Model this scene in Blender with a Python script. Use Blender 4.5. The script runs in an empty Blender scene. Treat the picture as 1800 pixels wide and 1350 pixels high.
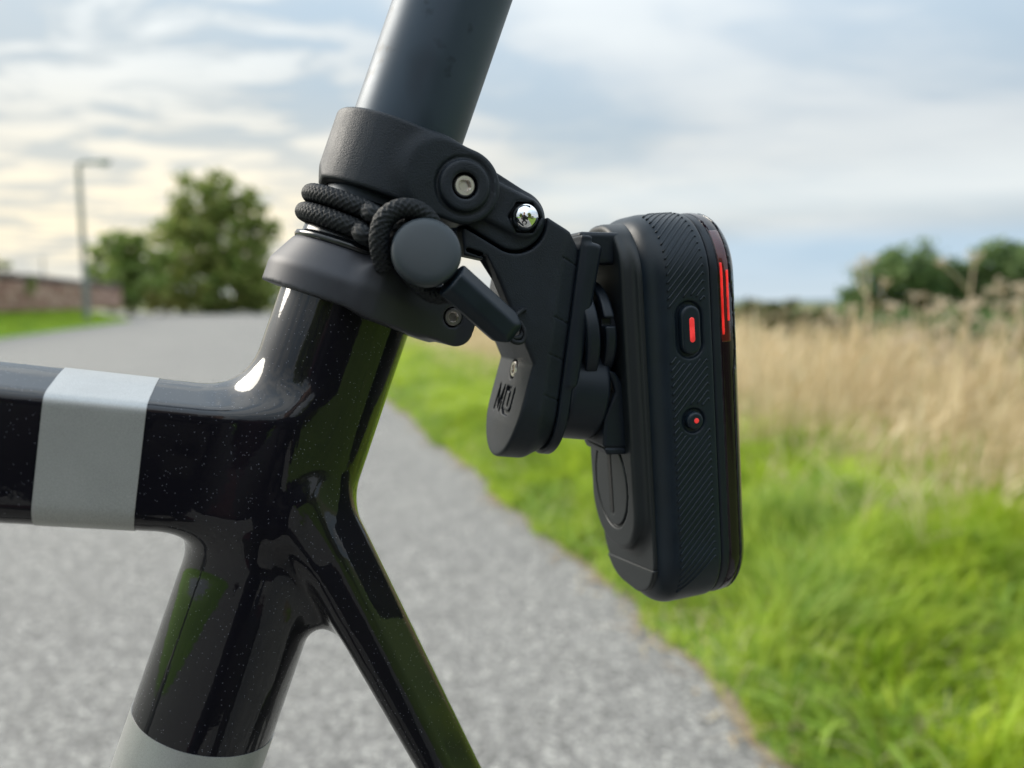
import bpy, bmesh, math, random
import numpy as np
from mathutils import Vector, Matrix, Euler

random.seed(7)
rng = np.random.default_rng(7)
scene = bpy.context.scene
COL = scene.collection
R = math.radians

# ------------------------------------------------------------------ camera
F, CAM_H, PITCH, YAW = 1352.0, 0.865, R(6.12), R(17)      # focal length in px of the 1800 px frame
cam_d = bpy.data.cameras.new('camera')
cam = bpy.data.objects.new('camera', cam_d)
COL.objects.link(cam)
cam.location = (0, 0, CAM_H)
cam.rotation_euler = (R(90) - PITCH, 0, 0)
cam_d.sensor_width = 36.0
cam_d.lens = 36.0 * F / 1800.0
cam_d.clip_start, cam_d.clip_end = 0.01, 6000
cam_d.dof.use_dof = True
cam_d.dof.focus_distance = 0.190
cam_d.dof.aperture_fstop = 8.6
scene.camera = cam

# ------------------------------------------------------------------ sky, sun, exposure
SUN_AZ, SUN_EL = R(-66), R(32)                            # behind thin cloud, ahead and to the left
world = bpy.data.worlds.new('World')
scene.world = world
world.use_nodes = True


def sky_nodes():
    nt = world.node_tree
    nt.nodes.clear()
    N, L = nt.nodes.new, nt.links.new

    def math_(op, a, b=None, c=None, clamp=False):
        n = N('ShaderNodeMath'); n.operation = op; n.use_clamp = clamp
        for i, v in enumerate((a, b, c)):
            if v is None: continue
            if isinstance(v, (int, float)): n.inputs[i].default_value = v
            else: L(v, n.inputs[i])
        return n.outputs[0]

    def mix(f, a, b):
        n = N('ShaderNodeMix'); n.data_type = 'RGBA'
        for s, v in ((n.inputs[0], f), (n.inputs[6], a), (n.inputs[7], b)):
            if isinstance(v, (int, float)): s.default_value = v
            elif isinstance(v, tuple): s.default_value = (*v, 1)
            else: L(v, s)
        return n.outputs[2]

    def ramp(v, lo, hi):
        n = N('ShaderNodeMapRange'); n.interpolation_type = 'SMOOTHSTEP'
        L(v, n.inputs[0]); n.inputs[1].default_value = lo; n.inputs[2].default_value = hi
        return n.outputs[0]
    tc = N('ShaderNodeTexCoord')
    sep = N('ShaderNodeSeparateXYZ'); L(tc.outputs['Generated'], sep.inputs[0])
    x, y, z = sep.outputs
    zc = math_('MAXIMUM', z, 0.0)
    zz = math_('ADD', zc, 0.10)
    cx = math_('DIVIDE', x, zz); cy = math_('DIVIDE', y, zz)
    comb = N('ShaderNodeCombineXYZ'); L(cx, comb.inputs[0]); L(cy, comb.inputs[1])

    def noise(scale, detail, rough, dist, off, stretch=(1, 1, 1)):
        mp = N('ShaderNodeMapping'); L(comb.outputs[0], mp.inputs[0])
        mp.inputs['Location'].default_value = off; mp.inputs['Scale'].default_value = stretch
        mp.inputs['Rotation'].default_value = (0, 0, R(-18))
        n = N('ShaderNodeTexNoise'); L(mp.outputs[0], n.inputs['Vector'])
        n.inputs['Scale'].default_value = scale; n.inputs['Detail'].default_value = detail
        n.inputs['Roughness'].default_value = rough; n.inputs['Distortion'].default_value = dist
        return n.outputs[0]
    sky = N('ShaderNodeTexSky'); sky.sky_type = 'NISHITA'; sky.sun_disc = False
    sky.sun_elevation = SUN_EL; sky.sun_rotation = SUN_AZ
    sky.air_density = 1.4; sky.dust_density = 3.0
    big = noise(0.55, 5, 0.5, 0.4, (3.1, 1.7, 0))
    fine = noise(3.0, 6, 0.56, 0.5, (7.3, 2.2, 0), (0.75, 1.2, 1))
    # side factor: broken cloud toward the sun (left), a smoother sheet to the right
    az = math_('ARCTAN2', x, y)
    left = ramp(az, 0.12, -0.42)
    f1 = ramp(fine, 0.41, 0.61)
    b1 = ramp(big, 0.36, 0.66)
    m = math_('ADD', math_('MULTIPLY', f1, math_('MULTIPLY_ADD', left, 0.62, 0.09)), math_('MULTIPLY', b1, math_('MULTIPLY_ADD', left, -0.32, 0.66)), None, True)
    grey = (5.4, 6.1, 6.75); white = (8.0, 8.45, 8.55)
    cloud = mix(m, mix(left, grey, (3.9, 4.7, 5.35)), white)
    # thin cover lets some of the blue sky through
    thin = math_('MULTIPLY', ramp(math_('SUBTRACT', 1.0, m), 0.45, 1.0), 0.55)
    bluesky = N('ShaderNodeMix'); bluesky.data_type = 'RGBA'; bluesky.blend_type = 'MULTIPLY'
    bluesky.inputs[0].default_value = 1.0; L(sky.outputs[0], bluesky.inputs[6]); bluesky.inputs[7].default_value = (1.0, 1.0, 1.0, 1)
    cloud = mix(thin, cloud, mix(0.65, bluesky.outputs[2], (4.7, 6.4, 8.0)))
    # warm, brighter low sky round the veiled sun
    d_az = math_('SUBTRACT', az, -0.40)
    wa = math_('POWER', 2.718, math_('MULTIPLY', math_('MULTIPLY', d_az, d_az), -4.5))
    d_el = math_('SUBTRACT', zc, 0.07)
    we = math_('POWER', 2.718, math_('MULTIPLY', math_('MULTIPLY', d_el, d_el), -75.0))
    warm = math_('MULTIPLY', math_('MULTIPLY', wa, we), math_('MULTIPLY_ADD', f1, 0.65, 0.45), None, True)
    cloud = mix(warm, cloud, (12.6, 11.2, 8.4))
    # low blue-grey band of far cloud away from the sun
    wb = math_('SUBTRACT', zc, 0.125)
    wb = math_('POWER', 2.718, math_('MULTIPLY', math_('MULTIPLY', wb, wb), -700.0))
    cloud = mix(math_('MULTIPLY', math_('MULTIPLY', wb, ramp(az, -0.1, 0.1)), 0.6), cloud, (9.6, 10.2, 10.2))
    low = math_('MULTIPLY', ramp(zc, 0.10, 0.062), ramp(az, -0.05, 0.22))
    cloud = mix(math_('MULTIPLY', low, 0.75), cloud, (6.0, 7.9, 9.6))
    hz = math_('MULTIPLY', ramp(zc, 0.06, 0.0), 0.6)
    cloud = mix(hz, cloud, (7.8, 8.8, 9.4))
    gain = math_('MULTIPLY_ADD', math_('MULTIPLY', zc, zc), 2.5, math_('MULTIPLY_ADD', zc, 0.15, 0.83))             # overcast skies brighten toward the zenith
    sc = N('ShaderNodeVectorMath'); sc.operation = 'SCALE'; L(cloud, sc.inputs[0]); L(gain, sc.inputs['Scale'])
    bg = N('ShaderNodeBackground'); L(sc.outputs[0], bg.inputs[0]); bg.inputs[1].default_value = 0.052
    out = N('ShaderNodeOutputWorld'); L(bg.outputs[0], out.inputs[0])


sky_nodes()
sun_d = bpy.data.lights.new('sun', 'SUN')
sun_d.energy = 2.0; sun_d.angle = R(34); sun_d.color = (1.0, 0.93, 0.82)
sun = bpy.data.objects.new('sun', sun_d); COL.objects.link(sun)
sun.location = (-20, 30, 25)
sdir = Vector((math.sin(SUN_AZ) * math.cos(SUN_EL), math.cos(SUN_AZ) * math.cos(SUN_EL), math.sin(SUN_EL)))
sun.rotation_euler = sdir.to_track_quat('Z', 'Y').to_euler()
scene.view_settings.view_transform = 'Standard'
scene.view_settings.look = 'None'
scene.view_settings.exposure = 1.05
scene.view_settings.gamma = 1.0
scene.view_settings.use_curve_mapping = False

# ------------------------------------------------------------------ frames of reference
# bike frame: x to the rear, y away from the camera, z up, in mm, origin on the seatpost axis.
FWD = np.array([0, math.cos(PITCH), -math.sin(PITCH)]); UPV = np.array([0, math.sin(PITCH), math.cos(PITCH)])
RGT = np.array([1.0, 0, 0]); CW = np.array([0, 0, CAM_H])
XB = np.array([math.cos(YAW), math.sin(YAW), 0]); YB = np.array([-math.sin(YAW), math.cos(YAW), 0]); ZB = np.array([0, 0, 1.0])


def ray(px, py): return FWD + RGT * (px - 900) / F + UPV * (675 - py) / F


BO = CW + ray(745, 150) * 0.193                           # bike-frame origin in the world
_d = (CW - BO) * 1000
CL = np.array([_d @ XB, _d @ YB, _d @ ZB])


def U(px, py, y=0.0):
    """measure a photo pixel on the bike-frame plane y = const (mm)"""
    r = ray(px, py); r = np.array([r @ XB, r @ YB, r @ ZB])
    return CL + r * ((y - CL[1]) / r[1])


def G(s, t, z=0.0):
    """road frame: s metres to the right of the lens across the road, t along it"""
    p = s * XB + t * YB
    return Vector((p[0], p[1], z))


# ------------------------------------------------------------------ object helpers
def tag(o, label=None, cat=None, group=None, kind=None):
    if label: o['label'] = label
    if cat: o['category'] = cat
    if group: o['group'] = group
    if kind: o['kind'] = kind
    return o


def thing(name, label, cat, loc=(0, 0, 0), rz=0.0, group=None):
    o = bpy.data.objects.new(name, None); COL.objects.link(o)
    o.empty_display_size = 0.02
    o.location = loc; o.rotation_euler = (0, 0, rz)
    return tag(o, label, cat, group)


def bike_thing(name, label, cat, og):
    og = np.array(og, float)
    w = BO + (og[0] * XB + og[1] * YB + og[2] * ZB) / 1000
    o = thing(name, label, cat, tuple(w), YAW)
    OG[o.name] = og
    return o


OG = {}


def link(name, me, m=None, parent=None, smooth=True):
    if m is not None:
        me.materials.append(m)
    if smooth:
        me.polygons.foreach_set('use_smooth', np.ones(len(me.polygons), bool))
    me.update()
    o = bpy.data.objects.new(name, me); COL.objects.link(o)
    if parent is not None: o.parent = parent
    return o


def og_of(parent):
    while parent is not None:
        if parent.name in OG: return OG[parent.name]
        parent = parent.parent
    return np.zeros(3)


def arrays_to_mesh(name, v, f, n_per=4):
    me = bpy.data.meshes.new(name)
    v = np.asarray(v, np.float32); f = np.asarray(f, np.int32)
    me.vertices.add(len(v)); me.vertices.foreach_set('co', v.ravel())
    me.loops.add(f.size); me.loops.foreach_set('vertex_index', f.ravel())
    me.polygons.add(len(f)); me.polygons.foreach_set('loop_start', np.arange(len(f), dtype=np.int32) * n_per)
    me.update(calc_edges=True); me.validate()
    return me


def smooth_by_angle(me, deg=35):
    bm = bmesh.new(); bm.from_mesh(me)
    for e in bm.edges:
        if len(e.link_faces) == 2 and e.calc_face_angle(0) > R(deg): e.smooth = False
    bm.to_mesh(me); bm.free()


# ---- signed-distance modelling -> surface nets (all in mm, bike frame)
def smin(a, b, k):
    h = np.maximum(k - np.abs(a - b), 0) / k
    return np.minimum(a, b) - h * h * k * 0.25


def smax(a, b, k): return -smin(-a, -b, k)


def length(*c): return np.sqrt(sum(q * q for q in c))


def sd_rbox2(x, y, hx, hy, r):
    qx = np.abs(x) - hx + r; qy = np.abs(y) - hy + r
    return length(np.maximum(qx, 0), np.maximum(qy, 0)) + np.minimum(np.maximum(qx, qy), 0) - r


def sd_box(x, y, z, hx, hy, hz, r):
    qx = np.abs(x) - hx + r; qy = np.abs(y) - hy + r; qz = np.abs(z) - hz + r
    return length(np.maximum(qx, 0), np.maximum(qy, 0), np.maximum(qz, 0)) + np.minimum(np.maximum(np.maximum(qx, qy), qz), 0) - r


def extrude(d2, w, h, r):
    """round-edged extrusion of a 2-D distance"""
    a = d2 + r; b = np.abs(w) - h + r
    return np.minimum(np.maximum(a, b), 0) + length(np.maximum(a, 0), np.maximum(b, 0)) - r


def sd_seg2(x, y, ax, ay, bx, by):
    px, py = x - ax, y - ay; vx, vy = bx - ax, by - ay
    t = np.clip((px * vx + py * vy) / (vx * vx + vy * vy), 0, 1)
    return length(px - vx * t, py - vy * t)


def sd_poly(x, y, pts):
    pts = np.asarray(pts, float); n = len(pts)
    d = (x - pts[0, 0]) ** 2 + (y - pts[0, 1]) ** 2
    s = np.ones_like(x)
    for i in range(n):
        j = i - 1
        ex, ey = pts[j] - pts[i]; wx, wy = x - pts[i, 0], y - pts[i, 1]
        t = np.clip((wx * ex + wy * ey) / (ex * ex + ey * ey), 0, 1)
        bx, by = wx - ex * t, wy - ey * t
        d = np.minimum(d, bx * bx + by * by)
        c1 = y >= pts[i, 1]; c2 = y < pts[j, 1]; c3 = ex * wy > ey * wx
        flip = (c1 & c2 & c3) | (~c1 & ~c2 & ~c3)
        s = np.where(flip, -s, s)
    return s * np.sqrt(d)


def surface_nets(fn, lo, hi, h):
    lo = np.array(lo, float); hi = np.array(hi, float)
    n = np.ceil((hi - lo) / h).astype(int) + 1
    ax = [lo[i] + h * np.arange(n[i]) for i in range(3)]
    X, Y, Z = np.meshgrid(*ax, indexing='ij')
    V = fn(X.ravel(), Y.ravel(), Z.ravel()).reshape(X.shape)
    del X, Y, Z
    V[0] = np.maximum(V[0], 1e-3); V[-1] = np.maximum(V[-1], 1e-3)
    V[:, 0] = np.maximum(V[:, 0], 1e-3); V[:, -1] = np.maximum(V[:, -1], 1e-3)
    V[:, :, 0] = np.maximum(V[:, :, 0], 1e-3); V[:, :, -1] = np.maximum(V[:, :, -1], 1e-3)
    S = V < 0
    c = n - 1
    cnt = np.zeros(tuple(c), np.int8)
    for i in (0, 1):
        for j in (0, 1):
            for k in (0, 1):
                cnt += S[i:c[0] + i, j:c[1] + j, k:c[2] + k]
    act = (cnt > 0) & (cnt < 8)
    ci = np.argwhere(act)
    idx = -np.ones(tuple(c), np.int64); idx[act] = np.arange(len(ci))
    acc = np.zeros((len(ci), 3)); num = np.zeros(len(ci))
    corner = {}
    for i in (0, 1):
        for j in (0, 1):
            for k in (0, 1):
                corner[(i, j, k)] = V[ci[:, 0] + i, ci[:, 1] + j, ci[:, 2] + k]
    for a in corner:
        for d in range(3):
            if a[d] == 0:
                b = list(a); b[d] = 1; b = tuple(b)
                va, vb = corner[a], corner[b]
                cr = (va < 0) != (vb < 0)
                t = np.where(cr, va / np.where(cr, va - vb, 1), 0)
                p = np.tile(np.array(a, float), (len(ci), 1)); p[:, d] += t
                acc += np.where(cr[:, None], p, 0); num += cr
    P = lo + h * (ci + acc / num[:, None])
    inner = np.all((P > lo + 1.01 * h) & (P < hi - 1.01 * h), axis=1)
    e = h * 0.15
    for _ in range(3):
        q = P[inner]
        f0 = fn(q[:, 0], q[:, 1], q[:, 2])
        g = np.stack([(fn(q[:, 0] + (e if d == 0 else 0), q[:, 1] + (e if d == 1 else 0), q[:, 2] + (e if d == 2 else 0)) -
                       fn(q[:, 0] - (e if d == 0 else 0), q[:, 1] - (e if d == 1 else 0), q[:, 2] - (e if d == 2 else 0))) / (2 * e) for d in range(3)], 1)
        st = -(f0 / np.maximum((g * g).sum(1), 0.15))[:, None] * g
        ln = np.linalg.norm(st, axis=1, keepdims=True)
        st *= np.minimum(1, 0.5 * h / np.maximum(ln, 1e-9))
        P[inner] = q + st * 0.9
    quads = []
    for d in range(3):
        u, v = (d + 1) % 3, (d + 2) % 3
        sl0 = [slice(1, -1)] * 3; sl1 = [slice(1, -1)] * 3
        sl0[d] = slice(0, -1); sl1[d] = slice(1, None)
        s0, s1 = S[tuple(sl0)], S[tuple(sl1)]
        for want, order in ((True, 1), (False, -1)):
            w = np.argwhere((s0 != s1) & (s0 == want))
            w[:, u] += 1; w[:, v] += 1
            o = []
            for du, dv in ((-1, -1), (0, -1), (0, 0), (-1, 0)):
                q = w.copy(); q[:, u] += du; q[:, v] += dv
                o.append(idx[q[:, 0], q[:, 1], q[:, 2]])
            q = np.stack(o, 1)
            quads.append(q[:, ::order])
    Q = np.concatenate(quads); Q = Q[(Q >= 0).all(1)]
    return P, Q


def sdf_part(name, fn, lo, hi, h, m, parent, label=None):
    P, Q = surface_nets(fn, lo, hi, h)
    me = arrays_to_mesh(name, (P - og_of(parent)) / 1000, Q)
    o = link(name, me, m, parent)
    if label: o['label'] = label
    return o


# ---- classic mesh builders (mm, bike frame)
def basis(ax):
    ax = np.array(ax, float); ax /= np.linalg.norm(ax)
    a = np.array([0, 0, 1.0]) if abs(ax[2]) < 0.9 else np.array([1.0, 0, 0])
    u = np.cross(a, ax); u /= np.linalg.norm(u)
    return u, np.cross(ax, u), ax


def lathe(name, prof, c, ax, m, parent, n=48, sharp=40):
    """prof: (radius, height along ax) pairs"""
    u, v, w = basis(ax); c = np.array(c, float)
    ang = np.linspace(0, 2 * math.pi, n, endpoint=False)
    vs = np.concatenate([c + w * hh + r * (np.cos(ang)[:, None] * u + np.sin(ang)[:, None] * v) for r, hh in prof])
    fs = []
    for k in range(len(prof) - 1):
        for i in range(n):
            j = (i + 1) % n
            fs.append((k * n + i, k * n + j, (k + 1) * n + j, (k + 1) * n + i))
    me = bpy.data.meshes.new(name)
    me.from_pydata(((vs - og_of(parent)) / 1000).tolist(), [], fs + [tuple(range(n))[::-1], tuple((len(prof) - 1) * n + i for i in range(n))])
    bm = bmesh.new(); bm.from_mesh(me)
    bmesh.ops.remove_doubles(bm, verts=bm.verts, dist=1e-7)
    bmesh.ops.recalc_face_normals(bm, faces=bm.faces); bm.to_mesh(me); bm.free()
    smooth_by_angle(me, sharp)
    return link(name, me, m, parent)


def spline(pts, n):
    """Catmull-Rom resample with even spacing"""
    p = np.array(pts, float); p = np.vstack([2 * p[0] - p[1], p, 2 * p[-1] - p[-2]])
    out = []
    for i in range(1, len(p) - 2):
        t = np.linspace(0, 1, 40, endpoint=False)[:, None]
        a, b, c, d = p[i - 1], p[i], p[i + 1], p[i + 2]
        out.append(0.5 * ((2 * b) + (-a + c) * t + (2 * a - 5 * b + 4 * c - d) * t ** 2 + (-a + 3 * b - 3 * c + d) * t ** 3))
    out = np.vstack(out + [p[-2:-1]])
    s = np.concatenate([[0], np.cumsum(np.linalg.norm(np.diff(out, axis=0), axis=1))])
    q = np.linspace(0, s[-1], n)
    return np.stack([np.interp(q, s, out[:, k]) for k in range(3)], 1), s[-1]


def sweep(name, pts, rad, m, parent, step=0.5, nr=16, braid=None, closed_path=False, unit=1000.0):
    """round cord along a smooth path; braid=(strands, pitch mm, depth mm) raises a woven sheath"""
    _, L = spline(pts, 60)
    n = max(8, int(L / step))
    P, L = spline(pts, n)
    T = np.gradient(P, axis=0); T /= np.linalg.norm(T, axis=1, keepdims=True)
    u = basis(T[0])[0]
    UU = np.zeros_like(P)
    for i in range(n):
        u = u - T[i] * (u @ T[i]); u /= np.linalg.norm(u); UU[i] = u
    VV = np.cross(T, UU)
    ang = np.linspace(0, 2 * math.pi, nr, endpoint=False)
    rr = np.full((n, nr), float(rad)) if np.isscalar(rad) else np.repeat(np.interp(np.linspace(0, 1, n), np.linspace(0, 1, len(rad)), rad)[:, None], nr, 1)
    if braid:
        k, pitch, dep = braid
        sL = np.linspace(0, L, n)[:, None]
        a = k * ang[None, :] / (2 * math.pi); b = sL / pitch
        w1 = np.abs(np.cos(math.pi * (a + b))); w2 = np.abs(np.cos(math.pi * (a - b)))
        over = np.cos(math.pi * (2 * a)) * 0.0 + np.sign(np.sin(math.pi * (a + b)) * np.sin(math.pi * (a - b)))
        hgt = np.where(over > 0, np.maximum(w1, 0.55 * w2), np.maximum(w2, 0.55 * w1))
        rr = rr + dep * (hgt - 0.75)
    vs = P[:, None, :] + rr[:, :, None] * (np.cos(ang)[None, :, None] * UU[:, None, :] + np.sin(ang)[None, :, None] * VV[:, None, :])
    vs = vs.reshape(-1, 3)
    i = np.arange(n - 1)[:, None] * nr; j = np.arange(nr)[None, :]; j2 = (j + 1) % nr
    f = np.stack([i + j, i + j2, i + nr + j2, i + nr + j], -1).reshape(-1, 4)
    me = bpy.data.meshes.new(name)
    fl = f.tolist() + [list(range(nr))[::-1], [(n - 1) * nr + q for q in range(nr)]]
    me.from_pydata(((vs - og_of(parent)) / unit).tolist(), [], fl)
    return link(name, me, m, parent)


# ------------------------------------------------------------------ materials
def mat(name):
    m = bpy.data.materials.new(name); m.use_nodes = True
    nt = m.node_tree
    b = nt.nodes['Principled BSDF']
    return m, nt, b


def tex_noise(nt, scale, detail=3, rough=0.5, coord='Object', stretch=None):
    tc = nt.nodes.new('ShaderNodeTexCoord')
    n = nt.nodes.new('ShaderNodeTexNoise')
    n.inputs['Scale'].default_value = scale; n.inputs['Detail'].default_value = detail; n.inputs['Roughness'].default_value = rough
    if stretch:
        mp = nt.nodes.new('ShaderNodeMapping'); mp.inputs['Scale'].default_value = stretch
        nt.links.new(tc.outputs[coord], mp.inputs[0]); nt.links.new(mp.outputs[0], n.inputs['Vector'])
    else:
        nt.links.new(tc.outputs[coord], n.inputs['Vector'])
    return n.outputs[0]


def cramp(nt, v, stops):
    r = nt.nodes.new('ShaderNodeValToRGB'); e = r.color_ramp.elements
    while len(e) < len(stops): e.new(0.5)
    for q, (p, c) in zip(e, stops): q.position = p; q.color = (*c, 1) if len(c) == 3 else c
    nt.links.new(v, r.inputs[0])
    return r.outputs[0]


def bump(nt, b, h, strength, dist):
    n = nt.nodes.new('ShaderNodeBump'); n.inputs['Strength'].default_value = strength; n.inputs['Distance'].default_value = dist
    nt.links.new(h, n.inputs['Height']); nt.links.new(n.outputs[0], b.inputs['Normal'])
    return n


def plain(name, col, rough=0.5, metal=0.0, spec=0.5, coat=0.0, nscale=None, nbump=0.0, ndist=0.0002, var=0.0, rvar=0.0):
    m, nt, b = mat(name)
    b.inputs['Base Color'].default_value = (*col, 1); b.inputs['Roughness'].default_value = rough
    b.inputs['Metallic'].default_value = metal; b.inputs['Specular IOR Level'].default_value = spec
    b.inputs['Coat Weight'].default_value = coat; b.inputs['Coat Roughness'].default_value = 0.03
    if nscale:
        h = tex_noise(nt, nscale, 3, 0.6)
        if nbump: bump(nt, b, h, nbump, ndist)
    if var or rvar:
        w = tex_noise(nt, 90.0, 5, 0.65)
        if var:
            c = cramp(nt, w, [(0.3, tuple(q * (1 - var) for q in col)), (0.7, tuple(q * (1 + var) for q in col))])
            nt.links.new(c, b.inputs['Base Color'])
        if rvar:
            mr = nt.nodes.new('ShaderNodeMapRange'); nt.links.new(w, mr.inputs[0])
            mr.inputs[1].default_value = 0.3; mr.inputs[2].default_value = 0.7
            mr.inputs[3].default_value = rough - rvar; mr.inputs[4].default_value = rough + rvar
            nt.links.new(mr.outputs[0], b.inputs['Roughness'])
    return m


M = {}
M['printed'] = plain('printed_nylon', (0.009, 0.013, 0.020), 0.52, spec=0.36, nscale=2600, nbump=0.6, ndist=0.0002, var=0.25, rvar=0.06)
M['plastic'] = plain('black_plastic', (0.006, 0.010, 0.017), 0.42, spec=0.36, nscale=9000, nbump=0.12, ndist=0.00004, var=0.12, rvar=0.05)
M['rubber'] = plain('black_rubber', (0.006, 0.012, 0.020), 0.42, spec=0.36, nscale=7000, nbump=0.12, ndist=0.00004, var=0.15, rvar=0.06)
M['back'] = plain('charcoal_plastic', (0.007, 0.010, 0.013), 0.48, nscale=9000, nbump=0.1, ndist=0.00003, var=0.1)
M['collar'] = plain('anodised_collar', (0.028, 0.029, 0.037), 0.50, metal=0.25, nscale=6000, nbump=0.08, ndist=0.00003, var=0.1)
M['toggle'] = plain('toggle_plastic', (0.030, 0.039, 0.047), 0.42, nscale=6000, nbump=0.12, ndist=0.00004, var=0.1)
M['seal'] = plain('shiny_seal', (0.006, 0.007, 0.009), 0.16, spec=0.5, rvar=0.05)
M['cord'] = plain('braided_cord', (0.007, 0.009, 0.012), 0.6, spec=0.35, nscale=5000, nbump=0.3, ndist=0.00008, var=0.3)
M['steel'] = plain('bolt_steel', (0.72, 0.67, 0.62), 0.30, metal=1.0, nscale=3000, nbump=0.15, ndist=0.00005)
M['chrome'] = plain('chrome', (0.82, 0.82, 0.83), 0.03, metal=1.0)
M['dark'] = plain('slot_shade_black', (0.004, 0.004, 0.005), 0.6)
M['lens'] = plain('smoked_lens', (0.010, 0.004, 0.008), 0.10, spec=0.4)
M['screen'] = plain('glossy_rear_panel', (0.010, 0.012, 0.016), 0.12, coat=0.4)


def glow(name, col, s):
    m, nt, b = mat(name)
    b.inputs['Base Color'].default_value = (col[0] * 0.5, col[1] * 0.5, col[2] * 0.5, 1)
    b.inputs['Emission Color'].default_value = (*col, 1); b.inputs['Emission Strength'].default_value = s
    k = cramp(nt, tex_noise(nt, 260, 3, 0.6), [(0.35, (col[0] * 0.55, col[1] * 0.3, col[2] * 0.3)), (0.62, tuple(col))])
    nt.links.new(k, b.inputs['Emission Color'])
    b.inputs['Roughness'].default_value = 0.25
    return m


M['led'] = glow('red_light', (1.0, 0.03, 0.025), 0.32)
M['indicator'] = glow('button_indicator', (1.0, 0.06, 0.06), 0.28)
M['redlens'] = plain('red_lens', (0.075, 0.005, 0.007), 0.14, coat=0.6, var=0.3)


def paint():
    m, nt, b = mat('black_flake_paint')
    tc = nt.nodes.new('ShaderNodeTexCoord')
    vo = nt.nodes.new('ShaderNodeTexVoronoi'); vo.inputs['Scale'].default_value = 2400
    nt.links.new(tc.outputs['Object'], vo.inputs['Vector'])
    near = nt.nodes.new('ShaderNodeMath'); near.operation = 'LESS_THAN'; near.inputs[1].default_value = 0.22
    nt.links.new(vo.outputs['Distance'], near.inputs[0])
    sepc = nt.nodes.new('ShaderNodeSeparateColor'); nt.links.new(vo.outputs['Color'], sepc.inputs[0])
    pick = nt.nodes.new('ShaderNodeMath'); pick.operation = 'GREATER_THAN'; pick.inputs[1].default_value = 0.90
    nt.links.new(sepc.outputs[0], pick.inputs[0])
    fl = nt.nodes.new('ShaderNodeMath'); fl.operation = 'MULTIPLY'
    nt.links.new(near.outputs[0], fl.inputs[0]); nt.links.new(pick.outputs[0], fl.inputs[1])
    mx = nt.nodes.new('ShaderNodeMix'); mx.data_type = 'RGBA'
    nt.links.new(fl.outputs[0], mx.inputs[0]); mx.inputs[6].default_value = (0.0035, 0.0032, 0.0062, 1); mx.inputs[7].default_value = (0.17, 0.17, 0.21, 1)
    nt.links.new(mx.outputs[2], b.inputs['Base Color'])
    b.inputs['Roughness'].default_value = 0.4; b.inputs['Specular IOR Level'].default_value = 0.1
    b.inputs['Coat Weight'].default_value = 1.0; b.inputs['Coat Roughness'].default_value = 0.012; b.inputs['Coat IOR'].default_value = 1.43
    orange = tex_noise(nt, 420, 2, 0.5)
    bn = nt.nodes.new('ShaderNodeBump'); bn.inputs['Strength'].default_value = 0.05; bn.inputs['Distance'].default_value = 0.0004
    nt.links.new(orange, bn.inputs['Height']); nt.links.new(bn.outputs[0], b.inputs['Coat Normal'])
    return m


def silver():
    m, nt, b = mat('reflective_silver_film')
    g = tex_noise(nt, 5200, 2, 0.5)
    w = tex_noise(nt, 60, 4, 0.6)
    c = cramp(nt, g, [(0.3, (0.34, 0.34, 0.335)), (0.7, (0.48, 0.48, 0.475))])
    c2 = cramp(nt, w, [(0.35, (0.90, 0.90, 0.90)), (0.65, (1, 1, 1))])
    mx = nt.nodes.new('ShaderNodeMix'); mx.data_type = 'RGBA'; mx.blend_type = 'MULTIPLY'; mx.inputs[0].default_value = 1
    nt.links.new(c, mx.inputs[6]); nt.links.new(c2, mx.inputs[7]); nt.links.new(mx.outputs[2], b.inputs['Base Color'])
    b.inputs['Metallic'].default_value = 0.5; b.inputs['Roughness'].default_value = 0.45
    b.inputs['Coat Weight'].default_value = 0.25; b.inputs['Coat Roughness'].default_value = 0.15
    bump(nt, b, g, 0.12, 0.00005)
    return m


def post_metal():
    m, nt, b = mat('anodised_seatpost')
    w = tex_noise(nt, 75, 6, 0.6)
    sm = tex_noise(nt, 26, 3, 0.5, stretch=(1, 1, 0.5))
    c = cramp(nt, sm, [(0.38, (0.020, 0.028, 0.038)), (0.45, (0.036, 0.051, 0.070)), (0.7, (0.044, 0.061, 0.083))])
    spots = cramp(nt, tex_noise(nt, 120, 3, 0.55), [(0.60, (1, 1, 1)), (0.68, (0.5, 0.5, 0.5))])
    mm = nt.nodes.new('ShaderNodeMix'); mm.data_type = 'RGBA'; mm.blend_type = 'MULTIPLY'; mm.inputs[0].default_value = 1
    nt.links.new(c, mm.inputs[6]); nt.links.new(spots, mm.inputs[7]); c = mm.outputs[2]
    nt.links.new(c, b.inputs['Base Color'])
    b.inputs['Metallic'].default_value = 0.4
    mr = nt.nodes.new('ShaderNodeMapRange'); nt.links.new(w, mr.inputs[0])
    mr.inputs[1].default_value = 0.3; mr.inputs[2].default_value = 0.7; mr.inputs[3].default_value = 0.40; mr.inputs[4].default_value = 0.50
    nt.links.new(mr.outputs[0], b.inputs['Roughness'])
    b.inputs['Specular IOR Level'].default_value = 0.35
    return m


M['paint'] = paint(); M['silver'] = silver(); M['post'] = post_metal()


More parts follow.
